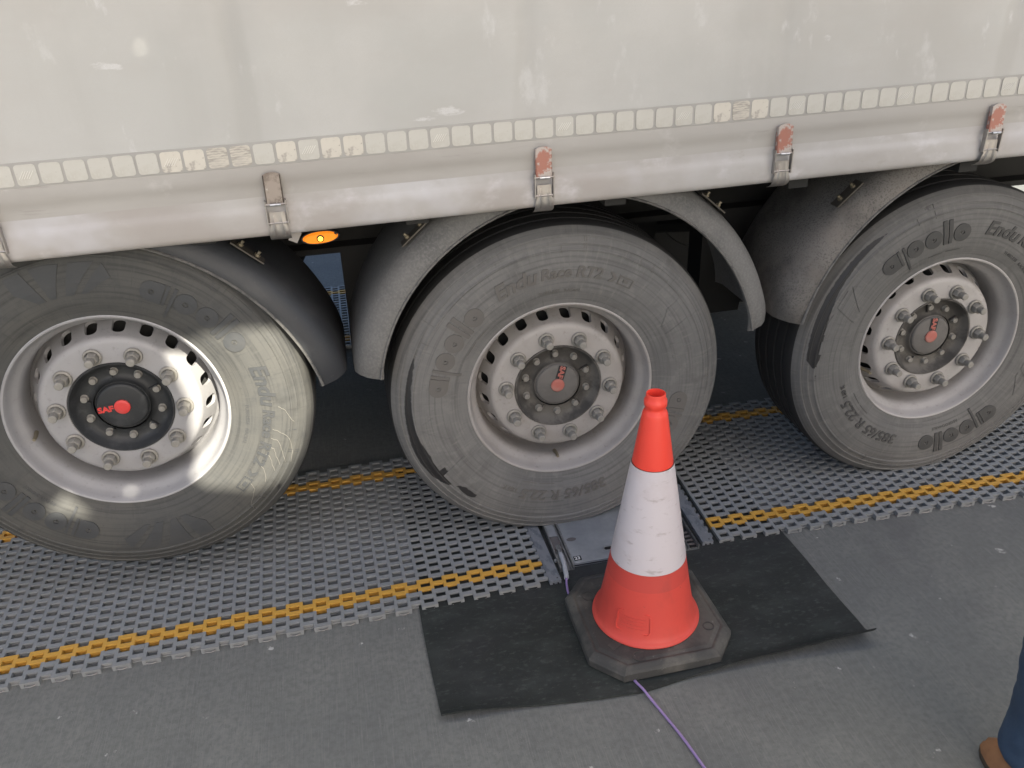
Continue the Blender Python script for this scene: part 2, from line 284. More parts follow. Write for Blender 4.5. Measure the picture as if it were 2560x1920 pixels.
M['bulb'] = mat('lit_amber_bulb', (0.9, 0.5, 0.05), 0.3, emit=((1.0, 0.55, 0.04), 1.6))
M['jeans'] = mat('blue_denim', (0.025, 0.052, 0.10), 0.85, layers=[(9, .42, .7, (0.035, 0.07, 0.125), .7, 6, None), (500, .4, .6, (0.05, 0.08, 0.13), .35, 2, None)], bumps=[(14, .35, .012), (600, .2, .001)])
M['shoe'] = mat('tan_suede_shoe', (0.27, 0.135, 0.065), 0.8, layers=[(30, .4, .7, (0.2, 0.1, 0.05), .6, 6, None)])
M['sole'] = mat('brown_sole', (0.05, 0.04, 0.03), 0.8)
M['jacket'] = mat('navy_jacket', (0.02, 0.025, 0.04), 0.85, bumps=[(14, .4, .012)])
M['skin'] = mat('skin', (0.48, 0.28, 0.20), 0.55, layers=[(12, .4, .7, (0.42, 0.22, 0.16), .5, 4, None)])
M['hair'] = mat('brown_hair', (0.035, 0.022, 0.014), 0.6)
M['sun_blocker'] = mat('grey_blocker_sheet', (0.24, 0.25, 0.26), 0.6, layers=[(3, .4, .7, (0.18, 0.18, 0.18), .6, 5, None)])
M['tag'] = mat('pale_tag', (0.4, 0.38, 0.36), 0.6)

# ------------------------------------------------------------------ ground
g = MB(); S = 300
g.add([(-S, -S, 0), (S, -S, 0), (S, S, 0), (-S, S, 0)], [(0, 1, 2, 3)])
tag(g.obj('ground', M['ground'], fix=False), kind='structure')

# ------------------------------------------------------------------ sheet added out of view to block the sun; its gaps shape the patches
ZC = 4.2
def to_blocker(x, y, z, zz=ZC):
    k = (zz - z) / SUN.z; return (x + SUN.x * k, y + SUN.y * k)
YW = -0.075
patch = [(-1.10, 0.845), (-0.99, 0.862), (-0.80, 0.862), (-0.745, 0.78), (-0.74, 0.62), (-0.79, 0.47), (-0.86, 0.375), (-0.95, 0.350), (-1.08, 0.385), (-1.115, 0.43), (-1.085, 0.50), (-1.07, 0.70)]
patch = [(x * 1.0, z) for x, z in patch]
holes = [[to_blocker(x, YW, z) for x, z in patch], [to_blocker(x, YW, z) for x, z in ((-1.525, 0.370), (-1.460, 0.432), (-1.410, 0.342))],
         [to_blocker(x, YW, z) for x, z in ((-1.300, 0.405), (-1.29, 0.432), (-1.280, 0.405))], [to_blocker(x, -0.12, z) for x, z in ((-.997, 1.580), (-.997, 1.584), (-.982, 1.584), (-.982, 1.580))]]
RX0, RX1, RY0, RY1 = -1.4, 4.0, -7.25, -2.75
can = thing('sun_blocker', 'grey sheet on posts added out of view to block and shape the sunlight', 'sun_blocker', (0, 0, 0))
bm = bmesh.new()
def loop(pts):
    vs = [bm.verts.new((x, y, ZC)) for x, y in pts]
    return [bm.edges.new((vs[i], vs[(i + 1) % len(vs)])) for i in range(len(vs))]
ed = loop([(RX0, RY0), (RX1, RY0), (RX1, RY1), (RX0, RY1)])
for h in holes: ed += loop(h)
bmesh.ops.triangle_fill(bm, edges=ed, use_beauty=True, use_dissolve=False)
me = bpy.data.meshes.new('blocker_sheet'); bm.to_mesh(me); bm.free(); setmat(me, M['sun_blocker'])
mobj('blocker_sheet', me, can)
for x in (RX0 + .1, RX1 - .1):
    for y in (RY0 + .15,):
        MB().box(x - .08, x + .08, y - .08, y + .08, 0, ZC - .02).obj('blocker_post', M['sun_blocker'], can)

# ------------------------------------------------------------------ trailer
SLOPE = 0.0115
TR = thing('semi_trailer', 'grey curtain-sided semi-trailer with three single wheels, its left axle lifted', 'trailer', (0, 0, 0))
X0, X1, YF, YB = -8.2, 4.15, -0.12, 2.28
def sh(x, z): return z + SLOPE * x
# curtain: profile (z at x=0, y)
cur_prof = [(4.0, -0.105), (3.0, -0.122), (2.2, -0.125), (1.8, -0.123), (1.55, -0.121), (1.40, -0.120), (1.345, -0.120), (1.30, -0.1205), (1.265, -0.121), (1.24, -0.1225), (1.232, -0.122)]
hem_prof = [(1.236, -0.1222), (1.226, -0.1228), (1.217, -0.1232), (1.211, -0.1245), (1.205, -0.1268), (1.199, -0.1285), (1.191, -0.1293), (1.178, -0.1297), (1.164, -0.1300), (1.152, -0.1298), (1.143, -0.1280), (1.1365, -0.122), (1.134, -0.108), (1.137, -0.09), (1.16, -0.085)]
posts = [-2.14, -1.46, -0.80, -0.11, 0.575, 1.25, 1.93]
latch_x = [-1.410, -0.752, -0.068, 0.606, 1.255]
def dent(x, z):
    d = 0.0
    for p in posts:
        q = (x - p) / 0.030; d += 0.0065 * math.exp(-q * q) * min(1, max(0, (z - 1.36) / .2))
        q = (x - p - .075) / 0.05; d -= 0.0035 * math.exp(-q * q) * min(1, max(0, (z - 1.36) / .2))
    for p in latch_x:                                   # straps pull the hem in
        q = (x - p) / 0.07; d += 0.006 * math.exp(-q * q) * max(0, 1 - abs(z - 1.205) / .06)
    d += 0.0015 * math.sin(x * 5.3 + z * 2) + 0.0012 * math.sin(x * 11.1 + 1.3)
    return d
def sheet(prof, xs):
    m = MB(); n = len(prof)
    vs = [(x, y + dent(x, z), sh(x, z)) for x in xs for z, y in prof]
    fs = [(i * n + j, (i + 1) * n + j, (i + 1) * n + j + 1, i * n + j + 1) for i in range(len(xs) - 1) for j in range(n - 1)]
    return m.add(vs, fs)
xs = [X0, -6, -4, -3] + [-2.6 + i * 0.0125 for i in range(int(5.2 / 0.0125) + 1)] + [3.0, 3.6, X1]
cz = [4.0, 3.0, 2.2] + [2.0 - i * 0.04 for i in range(20)]
cp = [(z, interp(sorted([(a, b) for a, b in cur_prof]), z)) for z in cz if z > 1.235] + [(1.232, -0.122)]
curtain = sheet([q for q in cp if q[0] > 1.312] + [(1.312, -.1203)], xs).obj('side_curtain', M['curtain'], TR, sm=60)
sheet([(1.312, -.1203), (1.305, -.1213), (1.288, -.1212), (1.270, -.1212), (1.2685, -.1206), (1.25, -.1210), (1.232, -.1216)], xs).obj('curtain_band', M['band'], TR, sm=60)
hem = sheet(hem_prof, xs).obj('curtain_hem', M['hem'], TR, sm=60)
# rest of the box
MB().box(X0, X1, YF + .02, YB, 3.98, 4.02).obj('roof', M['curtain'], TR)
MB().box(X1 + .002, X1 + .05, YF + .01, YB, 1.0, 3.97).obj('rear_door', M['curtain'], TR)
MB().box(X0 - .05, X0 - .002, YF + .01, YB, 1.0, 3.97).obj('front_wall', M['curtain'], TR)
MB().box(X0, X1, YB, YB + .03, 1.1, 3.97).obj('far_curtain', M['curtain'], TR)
fl = MB(); fl.add([(X0, -.083, sh(X0, 1.165)), (X1, -.083, sh(X1, 1.165)), (X1, YB - .01, sh(X1, 1.165)), (X0, YB - .01, sh(X0, 1.165)),
                   (X0, -.083, sh(X0, 1.22)), (X1, -.083, sh(X1, 1.22)), (X1, YB - .01, sh(X1, 1.22)), (X0, YB - .01, sh(X0, 1.22))],
                  [(3, 2, 1, 0), (4, 5, 6, 7), (0, 1, 5, 4), (1, 2, 6, 5), (2, 3, 7, 6), (3, 0, 4, 7)])
fl.obj('floor_frame', M['chassis'], TR)
for y in (0.60, 1.52):
    b = MB(); b.box(X0, X1, y - .07, y + .07, 1.135, 1.163).box(X0, X1, y - .07, y + .07, .85, .87).box(X0, X1, y - .008, y + .008, .872, 1.133)
    b.obj('chassis_beam', M['chassis'], TR)
for x in [-2.6 + i * .55 for i in range(12)]:
    MB().box(x - .03, x + .03, -.07, 2.2, 1.105, 1.16).obj('cross_member', M['chassis'], TR)
for y in (0.60, 1.52):
    for x in (-1.83, -0.52, 0.79):
        b = MB(); b.prism([(x - .098, .46), (x + .07, .46), (x + .12, .849), (x - .098, .849)], y - .06, y + .06, M=Matrix(((1, 0, 0, 0), (0, 0, 1, 0), (0, 1, 0, 0), (0, 0, 0, 1))))
        b.obj('suspension_hanger', M['chassis'], TR)
        hb = MB(); hb.tube([(x, y, .52), (x + .3, y, .50 + (.1 if x < -1 else 0)), (x + .52, y, .45 + (.12 if x < -1 else 0)), (x + .85, y, .55 + (.1 if x < -1 else 0))], .045, 8); hb.obj('trailing_arm', M['chassis'], TR)
        ab = MB(); ab.revolve([(0.0, .58), (.12, .58), (.145, .64), (.145, .76), (.12, .82), (0, .82)], 20, axis='z'); ab.obj('air_bag', M['chassis'], TR, loc=(x + .85, y, .02), sm=40)
HUBS = [(-1.2654, -0.0217, 0.6446), (0.0, 0.0, 0.521), (1.31, 0.0, 0.521)]
for hx, hy, hz in HUBS:
    MB().box(hx - .065, hx + .065, .28, 1.88, hz - .065, hz + .065).obj('axle', M['chassis'], TR)

# reflective squares along the curtain, on a greyer welded backing strip
sheet([(1.369, -.1204), (1.3685, -.1211), (1.340, -.1211), (1.3115, -.1213), (1.311, -.1204)], xs).obj('tape_backing', M['backing'], TR)
def rrect(w, h, r, n=4):
    out = []
    for cx, cy, a in ((w / 2 - r, h / 2 - r, 0), (-w / 2 + r, h / 2 - r, PI / 2), (-w / 2 + r, -h / 2 + r, PI), (w / 2 - r, -h / 2 + r, 1.5 * PI)):
        for k in range(n + 1): out.append((cx + r * math.cos(a + PI / 2 * k / n), cy + r * math.sin(a + PI / 2 * k / n)))
    return out
XZ = Matrix(((1, 0, 0, 0), (0, 0, -1, 0), (0, 1, 0, 0), (0, 0, 0, 1)))       # prism z -> -y, prism y -> z
sq = {}
for k in ('tape', 'tape_worn', 'tape_scratch'):
    sq[k] = MB().prism(rrect(.0470, .0480, .0075), 0, .0012, M=XZ).mesh('reflective_square', M[k])
hm = MB()
for i in range(5):
    o = -.011 + i * .0055
    hm.prism([(o - .0075, -.009), (o - .0058, -.009), (o + .0067, .009), (o + .005, .009)], 0, .0008, M=XZ)
hatch = hm.mesh('hatch_mark', M['mark'])
for k in range(-31, 32):
    x = -0.0077 + 0.0538 * k
    if k in (-16, -15, 9): m = 'tape_worn'
    elif k in (-18, -17, -13, -11, -10, 8, 10): m = 'tape_scratch'
    else: m = 'tape'
    o = mobj('reflective_square', sq[m], curtain, (x, -0.1213 + dent(x, 1.34) , sh(x, 1.3395)), (random.uniform(-.01, .01), -SLOPE + random.uniform(-.02, .02), 0))
    if k % 6 == 0: mobj('hatch_mark', hatch, curtain, (x, -0.1228 + dent(x, 1.34), sh(x, 1.3395)), (0, -SLOPE, 0))

# latches: frame + lever + pin + strap
lv = MB()
prof = [(-.021, 0), (.021, 0), (.021, .070)] + [(.021 * math.cos(a), .070 + .009 * math.sin(a)) for a in [PI * i / 8 for i in range(1, 8)]] + [(-.021, .070)]
lv.prism(prof, 0.010, .0125, M=XZ).box(-.0215, -.019, -.0125, 0, 0, .072).box(.019, .0215, -.0125, 0, 0, .072)
lever_r = lv.mesh('lever', M['lever_red']); lever_s = lv.mesh('lever', M['lever_steel'])
fr = MB()
for s in (-1, 1):
    fr.prism([(s * .0235, -.052), (s * .0262, -.052), (s * .0262, .012), (s * .0235, .012)][::s], -.004, .011, M=XZ)
fr.box(-.0235, .0235, -.008, -.0045, .003, .0065).tube([(-.0275, -.0055, -.046), (.0275, -.0055, -.046)], .003, 8).tube([(-.0275, -.0075, .002), (.0275, -.0075, .002)], .003, 8)
frame_me = fr.mesh('latch_frame', M['steel'])
pin_me = MB().tube([(-.013, -.0115, .0015), (.013, -.0115, .0015)], .0034, 8).mesh('pin', M['alu_bright'], 40)
st = MB()   # strap running down and under the hem
sp = [(.018, -.019), (.0195, -.055), (.026, -.069), (.0275, -.078)]
def strap_y(z): return interp([(-.098, .03), (-.0905, .012), (-.083, .0005), (-.07, -.0065), (-.05, -.0055), (-.018, -.003)], z)
rows = [(.019, -.018), (.019, -.035), (.020, -.052), (.0245, -.064), (.026, -.073), (.026, -.082), (.026, -.0895), (.026, -.097)]
pr_ = [-1, -.62, -.5, -.38, 0, .38, .5, .62, 1]
vs = []
for w, z in rows:
    for u in pr_:
        rib = .0035 if (abs(abs(u) - .5) < .01 and -.085 < z < -.04) else 0
        vs.append((w * u, strap_y(z) - rib - .0015, z))
n = len(pr_)
st.add(vs, [(i * n + j, i * n + j + 1, (i + 1) * n + j + 1, (i + 1) * n + j) for i in range(len(rows) - 1) for j in range(n - 1)])
strap_me = st.mesh('strap', M['steel'], 50)
for i, x in enumerate(latch_x):
    z = sh(x, 1.216)
    f = mobj('latch', frame_me, TR, (x, -.1320, z), (0, 0, 0)); f.rotation_euler = (0, (-.0 if i != 4 else .03), 0)
    mobj('lever', lever_s if i < 2 else lever_r, f, (0, .004, .001), (-.07, 0, 0))
    mobj('pin', pin_me, f, (0, -.003, .001))
    mobj('strap', strap_me, f, (0, 0, 0))

# marker lamp
el = [(.052 * math.cos(2 * PI * k / 28), .0205 * math.sin(2 * PI * k / 28)) for k in range(28)]
lampb = MB().prism(el, 0, .012, M=XZ, inset=.002).obj('marker_lamp', M['label_black'], TR, (-.658, -.052, 1.093), (0.1, -.05, 0))
MB().prism([(a * .90, b * .84) for a, b in el], .011, .019, M=XZ, inset=.006).obj('lens', M['amber'], lampb, sm=50)
MB().revolve([(.0, -.0225), (.006, -.022), (.010, -.0195), (.0105, -.017)], 16).obj('lens_ring', M['sole'], lampb, sm=40)
MB().revolve([(.0, -.027), (.005, -.0255), (.0065, -.022)], 16).obj('bulb', M['bulb'], lampb, sm=60)
for s in (-1, 1): MB().revolve([(0, -.017), (.004, -.0165), (.004, -.0125)], 10).obj('screw', M['label_black'], lampb, loc=(s * .040, 0, s * .006))
MB().box(-.012, .012, -.001, .001, -.016, .016).obj('tag', M['tag'], TR, (-.722, -.06, 1.100), (.2, .5, .1))
MB().box(-.69, -.625, -.038, -.02, 1.085, 1.16).obj('lamp_bracket', M['chassis'], TR)

# ------------------------------------------------------------------ fenders
def fender(c, r, a0, a1, matr, name='fender', mirror=False, sub=True):
    prof = [(r - .006, -.066), (r - .005, -.072), (r + .002, -.0735), (r + .018, -.0715), (r + .044, -.062), (r + .064, -.042), (r + .075, -.012), (r + .078, .05), (r + .078, .30), (r + .066, .335),
            (r + .060, .333), (r + .072, .298), (r + .072, .05), (r + .069, -.010), (r + .058, -.038), (r + .040, -.056), (r + .016, -.064), (r + .004, -.066)]
    m = MB(); n = 56; L = len(prof)
    A0, A1 = math.radians(a0), math.radians(a1)
    vs = []
    for k in range(n + 1):
        a = A0 + (A1 - A0) * k / n
        e = min(k, n - k); tuck = .010 * max(0, 1 - e / 1.5)          # rounded lower end
        for rr, y in prof: vs.append(((rr - tuck * .6) * math.sin(a), y + (tuck if y < -.03 else 0), (rr - tuck * .6) * math.cos(a)))
    fs = [(k * L + j, (k + 1) * L + j, (k + 1) * L + (j + 1) % L, k * L + (j + 1) % L) for k in range(n) for j in range(L)]
    fs += [tuple(range(L)), tuple(n * L + j for j in range(L - 1, -1, -1))]
    vs = [(x, y, min(z, sh(c[0], 1.150) - c[1] + .002 * (rr_i % L) / L)) for rr_i, (x, y, z) in enumerate(vs)]
    m.add(vs, fs)
    return m.obj(name, matr, TR, loc=(c[0], (YB - .07 - .05 if mirror else 0), c[1]), rot=(0, 0, PI if mirror else 0), sm=45)
F = [((-1.333, .513), .644, -74, 77, M['fend_clean']), ((0.03, .563), .584, -81, 80, M['fend_grey']), ((1.385, .533), .632, -78, 78, M['fend_tan'])]
fobs = []
for c, r, a0, a1, mm in F:
    f = fender(c, r, a0, a1, mm); fobs.append(f)
    lp = MB(); lp.tube([((r - .0015) * math.sin(math.radians(a)), -.0735, (r - .0015) * math.cos(math.radians(a))) for a in [a0 + .5 + (a1 - a0 - 1) * k / 60 for k in range(61)]], .0042, 6)
    lp.obj('lip', M['lip'], f, sm=60)
    fender(c, r, a0, a1, M['fend_clean'], mirror=True)
# fender brackets: flat bar with two bolts
bk = MB(); bk.box(-.050, .050, -.020, .020, 0, .004)
bk_me = bk.mesh('fender_bracket', M['bracket'])
bo = MB(); bo.prism([(.008 * math.cos(PI / 3 * k), .008 * math.sin(PI / 3 * k)) for k in range(6)], .004, .011).prism([(.0045 * math.cos(PI / 4 * k), .0045 * math.sin(PI / 4 * k)) for k in range(8)], .011, .020)
bo_me = bo.mesh('bolt', M['brass'])
for fi, cx, cz_, ang in ((0, -.845, 1.066, 41), (1, -.408, 1.068, -41), (1, .462, 1.072, 43), (2, .875, 1.080, -40)):
    c, r = F[fi][0], F[fi][1]
    a = math.atan2(cx - c[0], cz_ - c[1]); R_ = r + .080
    b = mobj('fender_bracket', bk_me, TR, (c[0] + R_ * math.sin(a), -.012, c[1] + R_ * math.cos(a)), (0, a, 0))
    for dx in (-.024, .026): mobj('bolt', bo_me, b, (dx, .0, 0))

# ------------------------------------------------------------------ wheels
side = [(.287, -.026), (.293, -.034), (.300, -.0355), (.312, -.0385), (.316, -.040), (.325, -.0435), (.345, -.049), (.37, -.0525), (.395, -.054), (.42, -.0535), (.445, -.051), (.458, -.0488), (.460, -.0502), (.4635, -.0498), (.466, -.0462), (.478, -.0425), (.480, -.0436), (.4835, -.0425), (.486, -.0392), (.498, -.0335), (.500, -.0345), (.5035, -.0330), (.506, -.0285), (.515, -.0205), (.523, -.011), (.5275, -.001)]
tread = []
for y0 in (.030, .085, .140, .195):
    tread += [(.5305, y0), (.519, y0 + .002), (.519, y0 + .012), (.5305, y0 + .014)]
tprof = side + [(.5298, .010)] + tread + [(.5298, .229), (.5275, .240), (.515, .259), (.49, .275), (.42, .292), (.35, .286), (.30, .275), (.287, .265)]
sprof = [(r, y) for r, y in side]
def side_y(r): return interp(sprof, r)
NT = 144
def make_tyre(wi, hub, bottom, rot, stain):
    m = MB(); m.revolve(tprof, NT)
    me = bpy.data.meshes.new('tyre'); vs = []
    lim = None if bottom is None else bottom - hub[2]
    for x, y, z in m.v:
        if lim is not None and z < lim + .05:
            t = max(0.0, (lim + .05 - z) / .09)
            y = (y - .12) * (1 + .07 * min(t, 1.0)) + .12
            z = max(z, lim + .0006 * math.sin(x * 60)) if z > lim else lim
        vs.append((x, y, z))
    me.from_pydata(vs, [], m.f)
    setmat(me, [M['tyre%d' % (wi + 1)], M['tread']])
    L = len(tprof)
    me.polygons.foreach_set('material_index', [0 if (i % (L - 1)) < len(side) - 2 else 1 for i in range(len(m.f))])
    at = me.attributes.new('stain', 'FLOAT', 'POINT')
    at.data.foreach_set('value', [stain(math.degrees(math.atan2(v[0], v[2])), math.hypot(v[0], v[2])) if v[1] < 0.02 else 0 for v in m.v])
    smooth(me, 40); me.update(); return me
def blob(a, r, pts):
    best = 0
    for pa, pr, wa, wr, s in pts:
        d = (a - pa + 180) % 360 - 180
        q = (d / wa) ** 2 + ((r - pr) / wr) ** 2
        best = max(best, s * math.exp(-q))
    return best
def arcs(a, r, tabs):
    best = 0.0
    for tab in tabs:                                     # rows (angle, r_in, r_out), wet streaks that follow the shoulder
        if tab[0][0] <= a <= tab[-1][0]:
            ri = interp([(t[0], t[1]) for t in tab], a); ro = interp([(t[0], t[2]) for t in tab], a)
            best = max(best, 0.5 + max(-.5, min(.5, min(r - ri, ro - r) / .014)))
    return best
st2 = lambda a, r: arcs(a, r, [[(-128, .452, .452), (-125, .436, .470), (-119, .436, .484), (-112, .448, .490), (-105, .458, .490), (-98, .464, .487), (-86, .466, .485), (-72, .468, .482), (-64, .474, .476)], [(-139, .442, .446), (-136, .426, .456), (-131.5, .424, .452), (-129, .440, .444)], [(-48, .489, .491), (-40, .486, .497), (-30, .490, .492)]])
st3 = lambda a, r: arcs(a, r, [[(-93, .462, .463), (-92, .446, .486), (-84, .444, .488), (-76, .452, .491), (-64, .466, .494), (-52, .474, .496), (-40, .481, .496), (-31, .489, .490)], [(-101, .452, .454), (-98.5, .444, .464), (-96.5, .452, .454)], [(-26, .490, .492), (-16, .486, .499), (-4, .491, .493)]])
st1 = lambda a, r: blob(a, r, [(128, .49, 8, .02, .55)])
# raised lettering on the sidewall
def wrap(me_or_mb, rc, a0, off=.0016, name='x'):
    """flat lettering mesh (x along, y up, z depth 0..1) wrapped round the sidewall; a0 degrees clockwise from the top"""
    bm = bmesh.new(); bm.from_mesh(me_or_mb)
    ys = [v.co.y for v in bm.verts]; lo, hi = min(ys), max(ys); k = lo + .008
    while k < hi:
        bmesh.ops.bisect_plane(bm, geom=bm.verts[:] + bm.edges[:] + bm.faces[:], plane_co=(0, k, 0), plane_no=(0, 1, 0)); k += .008
    for v in bm.verts:
        a = math.radians(a0) + v.co.x / rc; r = rc + v.co.y
        y = side_y(r) + (-off if v.co.z > 0 else .002)
        v.co = (r * math.sin(a), y, r * math.cos(a))
    bmesh.ops.recalc_face_normals(bm, faces=bm.faces)
    out = bpy.data.meshes.new(name); bm.to_mesh(out); bm.free(); return out
def disc(cx, cy, r, n=28): return [(cx + r * math.cos(2 * PI * k / n), cy + r * math.sin(2 * PI * k / n)) for k in range(n)]
def ring_letter(mb, cx, cy, R, r0, r1, extra=None, n=32):
    """disc with a dot ring (dot proud in the middle), outline from extra(angle) or circle"""
    o = [(cx + (extra(2 * PI * k / n) if extra else R) * math.cos(2 * PI * k / n), cy + (extra(2 * PI * k / n) if extra else R) * math.sin(2 * PI * k / n)) for k in range(n)]
    i = disc(cx, cy, r1, n)
    vs = [(x, y, -1) for x, y in o] + [(x, y, 1) for x, y in o] + [(x, y, 1) for x, y in i] + [(x, y, -1) for x, y in i]
    fs = []
    for k in range(n):
        q = (k + 1) % n
        fs += [(k, q, n + q, n + k), (n + k, n + q, 2 * n + q, 2 * n + k), (2 * n + k, 2 * n + q, 3 * n + q, 3 * n + k)]
    mb.add(vs, fs); mb.prism(disc(cx, cy, r0, 12), -1, 1)
def apollo():
    m = MB(); h = .029
    def boxy(side_):
        def f(a):
            c, s = math.cos(a), math.sin(a)
            if c * side_ > 0: return min(h / max(abs(c), 1e-6), h / max(abs(s), 1e-6))
            return h
        return f
    ring_letter(m, 0, 0, h, .0035, .0075, boxy(1)); m.box(.0315, .040, -.029, .029, -1, 1)             # a
    m.box(.050, .0585, -.062, .029, -1, 1); ring_letter(m, .089, 0, h, .0035, .0075)                    # p
    ring_letter(m, .152, 0, h, .0035, .0075)                                                           # o
    m.box(.1855, .1975, -.029, .050, -1, 1); m.box(.2035, .2155, -.029, .050, -1, 1)                    # l l
    ring_letter(m, .249, 0, h, .0035, .0075)                                                           # o
    return m.mesh('t', [])
def slab(polys):
    m = MB()
    for p in polys: m.prism(p, -1, 1)
    return m.mesh('t', [])
def shear(me, k):
    for v in me.vertices: v.co.x += v.co.y * k
    return me
def scalez(me):
    for v in me.vertices: v.co.z = 1 if v.co.z > 0 else -1
    return me
ap_flat = apollo()
en1 = scalez(shear(text_mesh('Endu', .062, .01, .0016), .25)); en2 = scalez(shear(text_mesh('Race RT2', .046, .01, .0011), .2)); sz = scalez(shear(text_mesh('385/65 R 22.5', .050, .01, .0010), .15)); szs = scalez(text_mesh('160 K', .022, .01))
def width(me): return max(v.co.x for v in me.vertices)
sml = scalez(text_mesh('TUBELESS   RADIAL', .015, .01)); sm2 = scalez(text_mesh('REGROOVABLE', .014, .01))
arrow = slab([[(0, 0), (.012, 0), (.024, .014), (.012, .028), (0, .028), (.012, .014)], [(.03, 0), (.075, 0), (.075, .003), (.03, .003)], [(.03, .025), (.075, .025), (.075, .028), (.03, .028)], [(.03, .0031), (.033, .0031), (.033, .0249), (.03, .0249)], [(.072, .0031), (.075, .0031), (.075, .0249), (.072, .0249)], [(.045, .010), (.06, .010), (.06, .019), (.045, .019)]])
logo = slab([[(0, .0), (.040, -.045), (.062, -.045), (.040, .045), (.0, .045)], [(.075, -.045), (.092, -.045), (.128, .040), (.098, .045), (.062, .045)], [(.118, -.045), (.142, -.045), (.205, .040), (.150, .040)], [(.16, -.045), (.178, -.045), (.24, .0), (.222, .035)]])
dash = slab([[(0, 0), (.05, 0), (.05, .0025), (0, .0025)], [(.06, 0), (.11, 0), (.11, .0025), (.06, .0025)]])
radial_lines = [(random.uniform(0, 360), random.uniform(.012, .03)) for _ in range(14)]

# rim meshes
NH = 20
def rim_mesh(name, mt):
    m = MB()
    barrel = [(.2905, -.0265), (.2945, -.0300), (.2945, -.0345), (.2915, -.0368), (.2875, -.0355), (.2845, -.030), (.2825, -.022), (.2790, -.010), (.2735, .000), (.2660, .008), (.2600, .018), (.2575, .032), (.2565, .060), (.2560, .11), (.256, .20)]
    m.revolve(barrel, 128)
    face = [(.140, .030), (.140, .0035), (.1415, .002), (.144, .002), (.196, .002), (.2030, .0030), (.2095, .0065), (.2140, .0120), (.2165, .018)]
    m.revolve(face, 120)
    # conical vented part, s from (.2165,.018) to (.2545,.092)
    p0, p1 = Vector((.2165, .018)), Vector((.2475, .090)); Ls = (p1 - p0).length
    def cone(th, s, dep=0.0):
        q = p0 + (p1 - p0) * (s / Ls); nx = Vector((-(p1 - p0).y, (p1 - p0).x)).normalized()
        q = q + nx * dep
        return (q.x * math.sin(th), q.y, q.x * math.cos(th))
    dth = 2 * PI / NH
    for k in range(NH):
        thc = dth * (k + .5); rm = .234
        nn = 24; cs = Ls * .47; hw, hh = .0172, .0265
        hole = rrect(2 * hw, 2 * hh, .0145, 5); hole = hole[:]; nn = len(hole)
        outer = []
        W, H0, H1 = dth / 2 * rm, -cs, Ls - cs
        for (u, v) in hole:
            t = min((W / abs(u)) if abs(u) > 1e-9 else 1e9, (H1 / v) if v > 1e-9 else ((H0 / v) if v < -1e-9 else 1e9)); outer.append((u * t, v * t))
        vs = [cone(thc + u / rm, cs + v) for u, v in outer] + [cone(thc + u / rm, cs + v) for u, v in hole] + [cone(thc + u * .96 / rm, cs + v * .97, .009) for u, v in hole]
        fs = []
        for i in range(nn):
            j = (i + 1) % nn; fs += [(i, j, nn + j, nn + i), (nn + i, nn + j, 2 * nn + j, 2 * nn + i)]
        # corners of the sector
        m.add(vs, fs)
        for (su, sv) in ((W, H1), (-W, H1), (-W, H0), (W, H0)):
            d = [(abs(u - su) + abs(v - sv), i) for i, (u, v) in enumerate(outer)]
            # nearest points on the two adjacent sides
            a = min([(abs(v - sv), i) for i, (u, v) in enumerate(outer) if abs(u - su) < 1e-6] or [(0, d[0][1])])[1]
            b = min([(abs(u - su), i) for i, (u, v) in enumerate(outer) if abs(v - sv) < 1e-6] or [(0, d[0][1])])[1]
            if a != b: m.add([cone(thc + outer[a][0] / rm, cs + outer[a][1]), cone(thc + su / rm, cs + sv), cone(thc + outer[b][0] / rm, cs + outer[b][1])], [(0, 1, 2)])
    m.revolve([(.2475, .090), (.2558, .100)], 120)
    me = m.mesh(name, mt, fix=False)
    bm = bmesh.new(); bm.from_mesh(me); bmesh.ops.remove_doubles(bm, verts=bm.verts, dist=.00008); bmesh.ops.recalc_face_normals(bm, faces=bm.faces); bm.to_mesh(me); bm.free()
    smooth(me, 42); return me
nutm = MB()
nutm.revolve([(.0, -.002), (.0245, -.002), (.0250, -.0045), (.0235, -.0075), (.019, -.0085)], 24)
nutm.add([(.0182 * s * math.sin(PI / 3 * k), y, .0182 * s * math.cos(PI / 3 * k)) for y, s in ((-.007, 1.0), (-.024, 1.0), (-.0275, .86)) for k in range(6)],
            [(j * 6 + k, j * 6 + (k + 1) % 6, (j + 1) * 6 + (k + 1) % 6, (j + 1) * 6 + k) for j in range(2) for k in range(6)] + [tuple(range(12, 18))])
nutm.revolve([(.0118, -.024), (.0118, -.0485), (.0098, -.0505), (.0, -.0505)], 14)
nutm.box(-.0075, .0075, -.0508, -.0500, -.0012, .0012)
nut_me = nutm.mesh('wheel_nut', M['nut'], 35)
hbm = MB(); hbm.revolve([(.0115, .0), (.0115, -.003), (.0098, -.004), (.0098, -.011), (.0085, -.0135), (.0, -.0135)], 14); hb_me = hbm.mesh('hub_bolt', M['nut'], 40)
saf_flat = text_mesh('SAF', .0235, .0012, .0009)
hub_prof = [(.1398, .003), (.1385, .0005), (.135, .0005), (.132, .006), (.126, .020), (.118, .030), (.108, .034), (.092, .034), (.084, .032), (.078, .024), (.0765, .018)]
cap_prof = [(.0765, .030), (.0740, .022), (.0715, .020), (.0690, .0215), (.0675, .016), (.0655, .0135), (.060, .012), (.030, .0108), (.0, .0105)]
PH = [-0.2264, -0.2203, -0.3041]
ROTL = [104, 0, 39.5]
CAPA = [-93, 17, 4]
BOT = [None, 0.0225, 0.0185]
